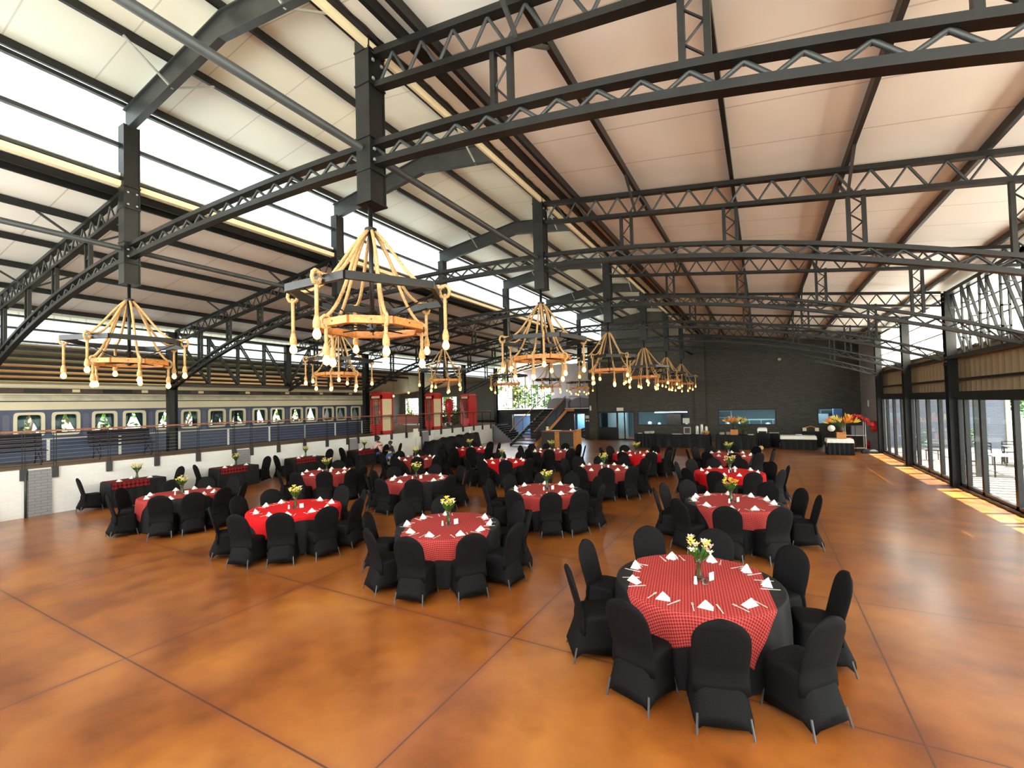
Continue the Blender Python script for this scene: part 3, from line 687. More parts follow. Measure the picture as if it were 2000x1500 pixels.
TABLES = {  # centre, chair angles, overlay kind, overlay turn, name
 'A': ((-.73, 5.62), [12, 46, 87, 123, 170, 210, 251, 284, 321], 'p', 8, 'front row right plaid table'),
 'B': ((-4.90, 6.42), [28, 60, 132, 164, 203, 250, 284, 321, 354], 'p', 31, 'front row middle plaid table'),
 'N': ((-8.80, 6.2), [18, 60, 99, 165, 197, 243, 284, 315, 348], 'r', 62, 'front row red table'),
 'P': ((-13.1, 6.05), [10, 40, 100, 132, 164, 216, 262, 318, 344], 'p', -28, 'front row far left plaid table'),
 'D': ((-.6, 10.2), [3, 32, 63, 99, 134, 164, 190, 234, 270, 303], 'p', 12, 'second row right plaid table'),
 'C': ((-4.7, 10.0), [45, 84, 117, 156, 190, 228, 266, 300, 327, 359], 'p', 20, 'second row centre right plaid table'),
 'L': ((-8.85, 10.2), [21, 66, 110, 162, 196, 228, 268, 306, 346], 'p', -30, 'second row centre left plaid table'),
 'O': ((-12.7, 10.1), [12, 50, 90, 126, 160, 196, 250, 286, 320, 352], 'p', 50, 'second row far left plaid table'),
 'E': ((-.9, 14.3), [9, 42, 80, 111, 141, 174, 228, 262, 297, 333], 'e', 20, 'third row right red table'),
 'H': ((-4.5, 14.0), [5, 44, 78, 111, 144, 172, 225, 260, 291, 324], 'p', 25, 'third row centre right plaid table'),
 'I': ((-8.45, 14.5), [20, 56, 92, 126, 158, 200, 237, 270, 303, 338], 'r', 70, 'third row centre left red table'),
 'M': ((-12.35, 14.15), [20, 52, 82, 126, 159, 200, 240, 278, 312, 345], 'p', 60, 'third row far left plaid table'),
 'F': ((-1.15, 18.8), [12, 54, 88, 123, 153, 200, 243, 279, 312, 346], 'p', 5, 'back row right plaid table'),
 'G': ((-4.45, 18.15), [12, 42, 72, 123, 153, 182, 225, 264, 306, 340], 'e', 40, 'back row centre right red table'),
 'J': ((-8.2, 18.2), [20, 51, 86, 120, 152, 184, 220, 255, 291, 328], 'p', 40, 'back row centre left plaid table'),
 'K': ((-12.4, 18.1), [15, 48, 81, 120, 153, 190, 235, 275, 306, 340], 'r', 55, 'back row far left red table')}
SECT = ['near side', 'near right side', 'right near quarter', 'right side', 'right far quarter', 'far right side', 'far side', 'far left side', 'left far quarter', 'left side', 'left near quarter', 'near left side']
def sectors(c, angs):
    base = math.degrees(math.atan2(-c[1], -c[0]))        # direction from the table to the camera = near side
    rel = [((a-base) % 360) for a in angs]; free = set(range(12)); out = {}
    for i in sorted(range(len(angs)), key=lambda i: abs(rel[i]/30-round(rel[i]/30))):
        k = min(free, key=lambda s: min(abs(rel[i]-30*s), 360-abs(rel[i]-30*s))); free.discard(k); out[i] = SECT[k]
    return [out[i] for i in range(len(angs))]
# napkin, cutlery
b = MB(); b.add([(-.075, -.045, 0), (.075, -.045, 0), (.0, .055, 0), (0, -.02, .085), (-.04, .02, .0), (.04, .02, 0)], [(0, 1, 3), (1, 5, 3), (5, 2, 3), (2, 4, 3), (4, 0, 3), (0, 4, 2, 5, 1)])
b.add([(-.078, -.052, .0), (-.004, -.028, .088), (-.06, .05, 0), (-.074, -.045, .0)], [(0, 1, 2), (3, 2, 1)]); b.add([(.078, -.052, 0), (.004, -.028, .088), (.06, .05, 0), (.074, -.045, .0)], [(0, 2, 1), (3, 1, 2)])
NAP = Stamp(tag(b.build('napkin', white), '', 'napkin'))
b = MB(); b.box(-.006, .006, -.10, .0, 0, .004); b.box(-.009, .009, 0, .10, 0, .003); KNI = Stamp(tag(b.build('knife', silver), '', 'knife'))
b = MB(); b.box(-.006, .006, -.10, .045, 0, .004); b.box(-.012, .012, .045, .055, 0, .004)
for q in (-.0095, -.0032, .0032, .0095): b.box(q-.0015, q+.0015, .055, .095, 0, .004)
FRK = Stamp(tag(b.build('fork', silver), '', 'fork'))
b = MB(); b.lathe([(.035, 0), (.04, .01), (.035, .06), (.022, .10), (.024, .15), (.045, .20), (.043, .2), (.021, .15), (.02, .1), (.03, .06), (.03, .012)], 16)
VAS = Stamp(tag(b.build('flower_vase', VASEG, smooth=True), '', 'vase'))
def bouquet(seed, pal):
    rnd = random.Random(seed); o = thing('flower_bouquet', '', 'flowers'); b = MB(); tips = []
    for i in range(20):
        a = rnd.random()*2*PI; q = rnd.uniform(.01, .115); h_ = rnd.uniform(.27, .38); p = (q*cos(a), q*sin(a), h_)
        b.tube([(.012*cos(a), .012*sin(a), .02), (.012*cos(a), .012*sin(a), .16), p], .004, 5); tips.append(p)
        for k in range(2): b.leaf((q*.4*cos(a), q*.4*sin(a), .2), (cos(a+k), sin(a+k), 1.2), .12, .03)
    b.build('stems', green, o)
    for i, p in enumerate(tips):
        f = MB()
        for k in range(6):
            t = 2*PI*k/6+i; f.leaf(p, (cos(t), sin(t), .7), .045, .026, (cos(t), sin(t), -.6))
        f.ball(p, .011, 6, 4); f.build('blossom', pal[i % len(pal)], o)
    return Stamp(o)
BQ = [bouquet(1, (yellow, cream, yellow)), bouquet(2, (cream, yellow, pink)), bouquet(3, (orange, yellow, yellow))]
b = MB(); b.lathe([(.03, 0), (.034, .01), (.034, .07), (.031, .075), (.029, .012)], 14); JAR = Stamp(tag(b.build('glass_candle_jar', VASEG, smooth=True), '', 'jar'))
b = MB(); b.lathe([(.018, 0), (.02, .01), (.014, .06), (.016, .075), (.01, .085)], 12); SHK = Stamp(tag(b.build('salt_shaker', white, smooth=True), '', 'salt shaker'))
CRD = Stamp(tag(MB().box(-.04, .04, -.003, .003, 0, .09).build('table_card', white), '', 'card'))
for key, (c, angs, kind, turn, nm) in TABLES.items():
    RT.put((c[0], c[1], 0), 0, 'round table hidden under the black cloth of the '+nm, 'round tables')
    RC.put((c[0], c[1], 0), R(turn), 'black floor length tablecloth on the '+nm, 'black tablecloths')
    {'p': OVP, 'r': OVR, 'e': OVE}[kind].put((c[0], c[1], 0), R(turn), ('red and black gingham' if kind == 'p' else 'plain bright red')+' overlay draped on the '+nm, 'overlay cloths')
    sec = sectors(c, angs); near = key in 'ABNDCL'; rnd = random.Random(ord(key))
    for i, a in enumerate(angs):
        rad = 1.135+rnd.uniform(-.03, .04); t = R(a)
        CH.put((c[0]+rad*cos(t), c[1]+rad*sin(t), 0), t+PI/2+rnd.uniform(-.07, .07), 'black covered chair on the %s of the %s' % (sec[i], nm), 'black covered chairs at the round tables')
        # wrong way check: local +Y faces the table
        t2 = t+rnd.uniform(-.05, .05); zt = TZ+.008
        NAP.put((c[0]+.72*cos(t2), c[1]+.72*sin(t2), zt), t2+PI/2+rnd.uniform(-.5, .5), 'white folded napkin on the %s of the %s' % (sec[i], nm), 'folded napkins')
        if near:
            for st_, off, w_ in ((KNI, .17, 'knife'), (FRK, -.17, 'fork')):
                q = t2+off; st_.put((c[0]+.74*cos(q), c[1]+.74*sin(q), zt+.001), t2+PI/2+rnd.uniform(-.15, .15), 'silver %s laid on the %s of the %s' % (w_, sec[i], nm), 'table %ss' % w_)
    vx, vy = c[0]+rnd.uniform(-.05, .05), c[1]+rnd.uniform(-.05, .05)
    VAS.put((vx, vy, TZ+.008), 0, 'clear glass flower vase in the middle of the '+nm, 'glass vases', (1.25, 1.25, 1.2))
    BQ[{'A': 1, 'D': 2, 'E': 1, 'I': 1}.get(key, ord(key) % 2 and 0)].put((vx, vy, TZ+.01), rnd.random()*6, 'small bunch of flowers in the vase on the '+nm, 'table flowers', (1.25, 1.25, 1.2))
    JAR.put((vx+.08, vy-.10, TZ+.008), 0, 'small clear candle jar beside the vase on the '+nm, 'candle jars')
    SHK.put((vx-.02, vy-.14, TZ+.008), 0, 'white salt shaker beside the vase on the '+nm, 'salt shakers')
    CRD.put((vx+.13, vy+.05, TZ+.008), R(60), 'small white card standing near the vase on the '+nm, 'table cards')
# ---- long tables against the platform wall
def rect_cloth(name, lx, ly, h_, m, top=None, drop=None, lift=0., uvm=False, amp=.006):
    b = MB(); nP = 64; prof = [(0, 0), (.02, .0), (.03, .02), (.03, .2), (.03, .45), (.03, 1.)]; d = (h_-.012) if drop is None else drop
    def per(i):
        s = 4*i/nP; k = int(s) % 4; f = s-int(s)
        return [(-1+2*f, -1), (1, -1+2*f), (1-2*f, 1), (-1, 1-2*f)][k]
    uv = []
    def fn(i, j):
        px, py = per(i); e = (0, .0, .004, .012, .02, .025)[j]; z = h_+lift-d*(0, 0, .03, .25, .6, 1)[j]
        w_ = amp*sin(i*2.1)*(0, 0, 0, .5, 1, 1.4)[j]; sc_ = 0 if j == 0 else 1
        x = px*(lx/2+lift+e+w_)*(.6 if j == 0 else 1); y = py*(ly/2+lift+e+w_)*(.6 if j == 0 else 1)
        uv.append((x+5+(z if abs(px) > .99 else 0), y+5+(z if abs(py) > .99 else 0))); return (x, y, z)
    b.grid(nP, 6, fn, True); b.add([fn(i, 0) for i in range(nP)], [tuple(range(nP))]); b.uv = uv
    return b.build(name, m, smooth=False)
for i, (y0, y1) in enumerate(((6.1, 7.55), (9.25, 10.7), (12.3, 13.75), (15.65, 17.2))):
    yc = (y0+y1)/2; x = -17.75; d_ = ORD[i] if i < 3 else 'fourth'
    t_ = thing('long_table', 'narrow table against the platform wall, %s from the camera, under black cloth' % d_, 'table', (x, yc, 0), 0, 'long tables at the platform wall')
    MB().box(-.36, .36, -(y1-y0)/2+.01, (y1-y0)/2-.01, .72, .745).build('tabletop', woodd, t_)
    for sx in (-.3, .3):
        for sy in (-1, 1): MB().box(sx-.02, sx+.02, sy*((y1-y0)/2-.1)-.02, sy*((y1-y0)/2-.1)+.02, 0, .72).build('leg', steel, t_)
    o = rect_cloth('tablecloth', .74, y1-y0, .75, clothb2); o.location = (x, yc, 0); tag(o, 'black cloth over the %s long table at the platform wall' % d_, 'tablecloth', 'black tablecloths')
    o = rect_cloth('tartan_runner', .78, (y1-y0)*.62, .75, PLAIDL, drop=.2, lift=.012); o.location = (x, yc-.22, 0); tag(o, 'dark red tartan cloth across the %s long table at the platform wall' % d_, 'tablecloth', 'tartan cloths')
    for s_, w_ in ((-1, 'near'), (1, 'far')):
        if i == 3 and s_ == 1: continue
        CH.put((x+.0, yc+s_*((y1-y0)/2+.30), 0), (0 if s_ < 0 else PI)+.1*s_, 'black covered chair at the %s end of the %s long table by the platform wall' % (w_, d_), 'black covered chairs at the long tables')
    for k, (dx, dy) in enumerate(((.2, -.45), (.15, .35), (-.2, .0))):
        NAP.put((x+dx, yc+dy, .765), k+.5, 'white napkin on the %s long table at the platform wall, %s' % (d_, ('near end', 'far end', 'wall side')[k]), 'folded napkins')
    VAS.put((x-.12, yc+.12, .764), 0, 'clear glass vase on the %s long table at the platform wall' % d_, 'glass vases')
    BQ[0].put((x-.12, yc+.12, .766), i, 'yellow green flowers in the vase on the %s long table' % d_, 'table flowers')
# ================================================================== RAILING, PLATFORM FURNITURE
ra = thing('platform_railing', 'steel cable railing with red wooden handrail along the platform edge', 'railing', (-18.27, 0, 0))
MB().box(-.035, .035, Y0, 29.6, 2.40, 2.45).build('handrail', woodr, ra)
MB().box(-.02, .02, Y0, 29.6, 2.34, 2.37).build('top_rail', steel, ra)
for k in range(7): MB().tube([(0, Y0, 1.50+.115*k), (0, 29.6, 1.50+.115*k)], .004, 5).build('cable', galv, ra)
for y in (0.6, 1.9, 3.2, 4.46, 5.11, 6.37, 7.67, 8.97, 10.26, 10.95, 12.13, 13.4, 14.61, 15.83, 16.5, 17.72, 18.9, 20.11, 21.37, 22.2, 23.37, 24.59, 25.83, 27.16, 28.32, 29.5):
    b = MB(); b.box(-.01, .01, y-.035, y-.022, 1.12, 2.35); b.box(-.01, .01, y+.022, y+.035, 1.12, 2.35); p_ = b.build('post', steel, ra)
    MB().box(-.02, .035, y-.075, y+.075, 1.05, 1.38).build('mounting_plate', steelg, p_)
for i, (y0, y1) in enumerate(((3.2, 5.25), (6.35, 8.1))):
    bn = thing('park_bench', ('dark slatted bench on the platform at the left edge of the view', 'dark slatted bench on the platform in front of the second carriage window pair')[i], 'bench', (-19.55, (y0+y1)/2, ZP)); L_ = y1-y0
    for k in range(4): MB().box(-.29-.02*k, -.255-.02*k, -L_/2, L_/2, .50+.115*k, .585+.115*k).build('back_slat', benchw, bn)
    for k in range(4): MB().box(-.22+.12*k, -.13+.12*k, -L_/2, L_/2, .42, .445).build('seat_slat', benchw, bn)
    for s_ in (-1, 1):
        yy = s_*(L_/2-.15); b = MB()
        b.tube([(-.36, yy, .92), (-.26, yy, .45), (-.28, yy, .12), (-.34, yy, 0)], .015, 6); b.tube([(-.26, yy, .42), (.25, yy, .42), (.27, yy, .1), (.2, yy, .0), (.12, yy, .05)], .015, 6)
        b.tube([(-.3, yy, .66), (.1, yy, .66), (.2, yy, .6), (.2, yy, .42)], .013, 6); b.tube([(-.3, yy, .1), (0, yy, .35), (.24, yy, .1)], .01, 5); b.build('iron_leg', steel, bn, True)
# ---- phone booths
def booth(x0, x1, y0, y1, label, back=False):
    w_, d_ = x1-x0, y1-y0; o = thing('phone_booth', label, 'phone booth', ((x0+x1)/2, (y0+y1)/2, ZP)); hx, hy = w_/2, d_/2
    b = MB(); t = .09
    for sx in (-1, 1):
        for sy in (-1, 1): b.box(min(sx*hx, sx*(hx-t)), max(sx*hx, sx*(hx-t)), min(sy*hy, sy*(hy-t)), max(sy*hy, sy*(hy-t)), 0, 2.2)
    b.box(-hx, hx, -hy, hy, 0, .18); b.box(-hx, hx, -hy, hy, 1.98, 2.2); b.build('frame', boothr, o)
    b = MB(); b.box(-hx-.03, hx+.03, -hy-.03, hy+.03, 2.2, 2.25)
    b.loft([[(sx*(hx-.01)*k, sy*(hy-.01)*k, z) for sx, sy in ((-1, -1), (1, -1), (1, 1), (-1, 1))] for k, z in ((1, 2.25), (.97, 2.31), (.8, 2.36), (.5, 2.385))]); b.build('roof', boothr, o)
    MB().box(-hx+.1, hx-.1, -hy-.012, -hy, 2.03, 2.14).build('sign_panel', boothc, o)
    if back: MB().box(hx-.04, hx+.002, -hy+.05, hy-.05, .15, 2.0).build('side_panel', boothr, o)
    else: MB().box(hx-.04, hx-.01, -hy+t, hy-t, .18, 1.98).build('side_panel', boothc, o)
    b = MB()
    for k in range(6): z = .55+k*.26; b.box(-hx+t, hx-t, -hy+.02, -hy+.05, z-.015, z+.015)
    for q in (-.2, .2): b.box(q*w_-.012, q*w_+.012, -hy+.02, -hy+.05, .5, 1.95)
    b.box(-hx+t, hx-t, -hy+.01, -hy+.05, .18, .55); b.build('glazed_door', boothr, o)
    MB().box(-hx+t, hx-t, -hy+.03, -hy+.036, .55, 1.95).build('door_pane', GLASS, o)
    MB().box(-hx+.02, -hx+.05, -hy+t, hy-t, .18, 1.98).build('back_panel', boothr if back else boothc, o)
booth(-19.45, -18.62, 18.5, 19.42, 'red phone booth with cream side panel, nearest on the platform')
booth(-19.35, -18.68, 23.1, 24.05, 'red phone booth with cream side panel behind the third platform column')
booth(-19.5, -18.75, 27.3, 28.35, 'all red phone booth, farthest along the platform', True)
b = MB(); b.lathe([(.02, .1), (.08, .45), (.16, .8), (.36, 1.15), (.46, 1.5), (.40, 1.8), (.22, 1.98), (.02, 2.04)], 20, (0, 0, 0), .45, 1.)
hp = thing('egg_chair', 'red egg shaped chair beside the all red phone booth', 'chair', (-19.7, 26.2, ZP)); b.build('shell', boothr, hp, True); MB().lathe([(.25, 0), (.25, .03), (.04, .12)], 16).build('base', steel, hp)
# ---- lounge furniture and plants
def sofa(x, y, rz, lab):
    o = thing('lounge_sofa', lab, 'sofa', (x, y, ZP), rz)
    MB().box(-.9, .9, -.4, .4, .12, .42).build('seat', redf, o); MB().box(-.9, .9, .25, .42, .42, .85).build('backrest', redf, o)
    for s_ in (-1, 1): MB().box(min(s_*.9, s_*.72), max(s_*.9, s_*.72), -.4, .4, .42, .62).build('armrest', redf, o)
    for sx in (-.8, .8):
        for sy in (-.33, .33): MB().box(sx-.03, sx+.03, sy-.03, sy+.03, 0, .12).build('leg', woodd, o)
sofa(-25.5, 28.5, R(200), 'dark red sofa in the lounge left of the second phone booth'); sofa(-23.2, 28.8, R(170), 'dark red sofa in the lounge below the middle window'); sofa(-22.2, 31.6, R(180), 'dark red sofa below the right lounge window')
def plant(nm, x, y, z, h_, sp_, nl, lab, m=green, pot=None, seed=3, L=.35, cat='plant'):
    rnd = random.Random(seed); o = thing(nm, lab, cat, (x, y, z)); MB().lathe([(.10, 0), (.15, .22), (.13, .22), (.10, .05)], 14).build('pot', pot or woodd, o)
    b = MB(); st_ = MB()
    for i in range(nl):
        a = rnd.random()*2*PI; q = rnd.random()*sp_; hh = .25+rnd.random()*(h_-.25); p = (q*cos(a), q*sin(a), hh)
        b.leaf(p, (cos(a), sin(a), rnd.uniform(-.4, .9)), L*rnd.uniform(.6, 1.1), L*.35, (rnd.uniform(-.5, .5), rnd.uniform(-.5, .5), 1))
        if i % 4 == 0: st_.tube([(0, 0, .1), (q*.3*cos(a), q*.3*sin(a), hh*.6), p], .008, 4, cap=False)
    b.build('foliage', m, o); st_.build('stems', trunkm, o)
for i, (x, y) in enumerate(((-20.6, 27.2), (-21.0, 28.5), (-21.6, 29.7))):
    plant('potted_plant', x, y, ZP, 1.1, .4, 90, 'leafy green pot plant behind the railing, %s of three between the last two booths' % ('nearest', 'middle', 'farthest')[i], seed=i)
for i, (x, y, z) in enumerate(((-21.8, 22.8, 3.62), (-22.6, 25.2, 3.9))):
    o = thing('pendant_bulb', 'small lit pendant bulb in the lounge, %s one' % ('nearer', 'farther')[i], 'pendant lamp', (x, y, z), 0, 'lounge pendant bulbs')
    MB().tube([(0, 0, .05), (0, 0, 5.12+.09*(x-XL)-z if y > 24 else 5.12+.13*(x-XL)-z)], .008, 5).build('cord', steel, o); MB().ball((0, 0, 0), .07, 12, 8).build('bulb', bulbm, o, True)
# ---- railway carriage
TX, TY0, TY1 = -21.2, Y0-.5, 19.7
tr = thing('railway_carriage', 'navy and cream railway carriage standing beside the platform', 'railway carriage', (TX, 0, 0))
WIN = [(5.31+1.955*k/1.0-.36, 5.31+1.955*k-.36+.72) for k in range(-4, 8)]+[(6.21+1.955*k-.36, 6.21+1.955*k+.36) for k in range(-4, 7)]
WIN = sorted(w_ for w_ in WIN if w_[0] > TY0+.3 and w_[1] < TY1-.2)
wz0, wz1 = 2.24, 2.94
def side(x0, x1, m, nm):
    b = MB(); b.box(x0, x1, TY0, TY1, .55, wz0); b.box(x0, x1, TY0, TY1, wz1, 3.07); y = TY0
    for a, c in WIN: b.box(x0, x1, y, a, wz0, wz1); y = c
    b.box(x0, x1, y, TY1, wz0, wz1); return b.build(nm, m, tr)
side(-.05, 0, navy, 'near_side'); side(-2.85, -2.8, navy, 'far_side')
MB().box(-2.85, 0, TY1-.05, TY1, .55, 3.6).build('end_wall', navy, tr); MB().box(-2.85, 0, TY0, TY0+.05, .55, 3.6).build('end_wall', navy, tr)
MB().box(-2.8, -.05, TY0, TY1, .9, .95).build('floor_panel', dark, tr)
MB().box(-.06, .02, TY0, TY1, 3.07, 3.34).build('letterboard', tcream, tr)
MB().box(-.05, .035, TY0, TY1, 3.34, 3.37).build('gutter', steel, tr)
MB().box(0, .012, TY0, TY1, 2.06, 2.10).build('waist_line', tcream, tr)
prof = [(.03, 3.37), (.01, 3.46), (-.06, 3.55), (-.2, 3.60)]
MB().loft([[(x, y, z) for x, z in prof]+[(x-.04, y, z-.03) for x, z in reversed(prof)] for y in (TY0, TY1)]).build('lower_roof', tgrey, tr, False)
MB().box(-.22, -.16, TY0, TY1, 3.585, 3.615).build('roof_trim', tcream, tr)
MB().box(-.32, -.26, TY0, TY1, 3.58, 3.86).build('clerestory_panel', woodd, tr)
rnd = random.Random(5)
for i in range(10):
    y = TY0+1.2+i*2.05; MB().box(-.26, -.24, y, y+.9, 3.66, 3.81).build('roof_vent', steel if i % 2 else dark, tr); MB().box(-.26, -.23, y+1.2, y+1.4, 3.68, 3.78).build('roof_lamp_panel', boothc, tr)
prof = [(-.16, 3.84), (-.18, 3.93), (-.6, 4.03), (-1.4, 4.08), (-2.1, 4.03), (-2.6, 3.9), (-2.85, 3.5), (-2.85, 3.05)]
MB().loft([[(x, y, z) for x, z in prof]+[(x*.98-.03, y, z-.04) for x, z in reversed(prof)] for y in (TY0, TY1)]).build('upper_roof', tcream, tr)
for y in (-.1, 1.85, 3.8, 5.76, 7.71, 9.69, 11.65, 13.6, 15.56, 17.5, 19.45): MB().box(0, .014, y-.04, y+.04, .6, 2.06).build('white_strip', whitep, tr)
fr0 = None
for i, (a, c) in enumerate(WIN):
    hw, hh, yc, zc = .37, .40, (a+c)/2, (wz0+wz1)/2
    f = MB()
    def ro(k, x):
        pts = []
        for q in range(24):
            an = 2*PI*q/24; yy, zz = sq(an, hw+k, hh+k, 8.); pts.append((x, yy, zz))
        return pts
    A, B_, C_, D_ = ro(0, .03), ro(-.085, .03), ro(-.085, -.06), ro(0, 0)
    n = 24; f.add(A+B_+C_+D_, [(j, (j+1) % n, n+(j+1) % n, n+j) for j in range(n)]+[(n+j, n+(j+1) % n, 2*n+(j+1) % n, 2*n+j) for j in range(n)]+[((j+1) % n, j, 3*n+j, 3*n+(j+1) % n) for j in range(n)])
    if fr0 is None: fr0 = f.build('window_frame', tcream, tr); cu0 = None; fr0.location = (0, yc, zc); fo = fr0
    else: fo = fr0.copy(); COL.objects.link(fo); fo.parent = tr; fo.location = (0, yc, zc)
    if cu0 is None:
        cb_ = MB()
        for s_ in (-1, 1):
            def cf(i2, j2, s_=s_):
                t = j2/8; u = i2/10; edge = .02+.27*t**1.2; y = s_*(.36-(.36-edge)*u) if True else 0
                return (-.10+.015*sin(u*14), y, .36-.72*t)
            cb_.grid(11, 9, cf)
        cu0 = cb_.build('curtain', curt, fo, True); pn0 = MB().box(-.035, -.03, -.32, .32, -.34, .34).build('pane', GLASS, fo)
    else:
        for q in (cu0, pn0): k = q.copy(); COL.objects.link(k); k.parent = fo
pp = None
for i in range(len(WIN)-1):
    a, c = WIN[i][1], WIN[i+1][0]
    if c-a > .3 or True:
        hw = (c-a)/2-.09
        if hw < .04: continue
        pts = [(.006, -hw, -.42), (.006, hw, -.42), (.006, hw, .3)]+[(.006, hw*cos(q), .3+.08*sin(q)) for q in lin(0, PI, 8)]+[(.006, -hw, .3)]
        b = MB(); b.add(pts, [tuple(range(len(pts)))]); b.add([(.001, p[1], p[2]) for p in pts], [tuple(range(len(pts)-1, -1, -1))])
        b.build('arched_panel', navyl, tr, loc=(0, (a+c)/2, 2.55))
# ================================================================== STAIRS, MEZZANINE RAIL, BAR
NS = 13; sx0, sx1 = -15.15, -13.35; sy0, sy1 = 27.1, 32.6; zt = 2.42
sr = thing('staircase', 'dark open staircase with red handrails rising to the mezzanine', 'staircase', (0, 0, 0))
for k in range(NS):
    y = sy0+(sy1-sy0)*k/NS; z = zt*(k+1)/NS; MB().box(sx0, sx1, y, y+.36, z-.05, z).build('tread', steelg if k % 2 else steel, sr)
for x, m, nm in ((sx0-.04, steelg, 'stringer'), (sx1+.04, wood, 'stringer')): MB().beam((x, sy0-.1, -.03+.1), (x, sy1+.2, zt-.08), .06, .24).build(nm, m, sr)
MB().beam((sx1+.04, sy1, zt-.1), (sx1+.7, sy1, zt-.1), .1, .2).build('landing_beam', wood, sr); MB().box(sx0, sx1, sy1, YB, zt-.08, zt).build('landing', steel, sr)
b = MB(); b.add([(sx1+.02, sy0+.2, .25), (sx1+.02, sy1, zt+.1), (sx1+.02, sy1, zt+.85), (sx1+.02, sy0+.2, 1.0), (sx1-.01, sy0+.2, .25), (sx1-.01, sy1, zt+.1), (sx1-.01, sy1, zt+.85), (sx1-.01, sy0+.2, 1.0)], [(0, 1, 2, 3), (7, 6, 5, 4), (0, 4, 5, 1), (3, 2, 6, 7)])
b.build('balustrade_panel', steelg, sr)
for x in (sx0-.03, sx1+.03):
    MB().beam((x, sy0-.15, 1.0), (x, sy1, zt+.98), .05, .06).build('handrail', woodr, sr)
    for t in (0.02, .33, .66, 1): y = sy0+(sy1-sy0)*t; MB().tube([(x, y, zt*t+.05), (x, y, 1.04+(zt-.02)*t)], .015, 6).build('baluster', steel, sr)
mr = thing('mezzanine_railing', 'thin black railing along the mezzanine edge', 'railing', (0, YB, 2.42))
for a, c in ((XL, sx0), (sx1, -11.7)):
    MB().box(a, c, -.015, .015, .93, .96).build('rail', steel, mr); MB().box(a, c, -.01, .01, .1, .12).build('rail', steel, mr)
    for k in range(int((c-a)/.9)+1): x = a+k*.9+.03; MB().box(x-.012, x+.012, -.012, .012, 0, .95).build('post', steel, mr)
for i, x in enumerate((-15.4, -13.3)):
    b = MB(); n = 14; v = []
    prof = [(-1.0, 0), (-1.0, .35)]+[(cos(PI-PI*q/n)*1.0, .35+.55*sin(PI*q/n)) for q in range(1, n)]+[(1., .35), (1., 0)]
    b.loft([[(x_*.95, y, z) for x_, z in prof] for y in (-.8, .8)]); tag(b.build('storage_tank', drumm, loc=(x, YB+3.2, 2.42)), ('left', 'right')[i]+' dark domed tank on the mezzanine', 'tank', 'domed tanks on the mezzanine')
# bar / reception desk
bd = thing('reception_desk', 'orange timber reception desk with dark front panels at the foot of the stairs', 'desk', (-11.6, 27.5, 0))
MB().box(-1.3, 1.2, -.35, .35, 1.0, 1.06).build('counter_top', woodr, bd); MB().box(-1.25, 1.1, -.28, -.24, .05, 1.0).build('front_panel', mat('desk_black', (.03, .03, .03), .5), bd)
for x in (-.35, .95): MB().box(x, x+.32 if x < 0 else x+.28, -.31, -.28, 0, 1.0).build('timber_post', wood, bd)
MB().box(1.1, 1.25, -.35, .35, 0, 1.15).build('side_panel', wood, bd); MB().box(-1.3, -1.22, -.3, .3, 0, 1.0).build('side_panel', woodd, bd)
tag(MB().lathe([(.09, 0), (.12, .02), (.07, .18), (.12, .26)], 12).build('flower_pot', cream, loc=(-12.6, 27.5, 1.06)), 'cream pot on the left end of the reception desk', 'pot')
tag(MB().box(-.35, .35, -.12, .12, 0, .03).build('paper_stack', white, loc=(-11.9, 27.4, 1.06)), 'pale papers spread on the reception desk', 'papers')
tag(MB().lathe([(.04, 0), (.045, .1), (.035, .1)], 12).build('paper_cup', white, loc=(-10.95, 27.5, 1.06)), 'white cup near the right end of the reception desk', 'cup')
# blue lit doorway details
tag(MB().box(-18.5, -17.0, YB+.32, YB+.4, 1.93, 2.03).box(-18.3, -18.27, YB+.34, YB+.37, 2.03, 2.18).box(-17.2, -17.17, YB+.34, YB+.37, 2.03, 2.18).build('strip_light', lampw), 'bright strip light over the doorway left of the stairs', 'light')
ty = thing('spare_tyre', 'black vehicle wheel seen in the narrow blue doorway', 'wheel', (-12.45, YB+.9, .45))
MB().tube([(0.34*cos(q), 0, .34*sin(q)) for q in lin(0, 2*PI, 24)], .1, 10, cap=False).build('tyre', dark, ty, True); MB().tube([(0, -.05, 0), (0, .05, 0)], .22, 16).build('hub', steelg, ty)
struct(MB().box(-13.3, -11.8, YB+1.6, YB+1.65, 0, 2.1).build('wall_backroom_blue', mat('light_blue_wall', (.12, .27, .38), .5)))
pl = bpy.data.lights.new('backroom_lamp', 'AREA'); pl.energy = 14; pl.size = .8; pl.color = (.7, .88, 1.)
for lx, ly, lz in ((-12.6, YB+1., 2.08), (-17.6, YB+1., 2.08)):
    o = bpy.data.objects.new('backroom_lamp', pl); COL.objects.link(o); o.location = (lx, ly, lz)
kl = bpy.data.lights.new('kitchen_lamp', 'AREA'); kl.energy = 7; kl.size = 2.; kl.shape = 'RECTANGLE'; kl.size_y = .5; kl.color = (.75, .92, 1.)
for lx in (-7.3, -5.2, -1, .4, 3.6, -9.3):
    o = bpy.data.objects.new('kitchen_lamp', kl); COL.objects.link(o); o.location = (lx, 34.7, 2.6)
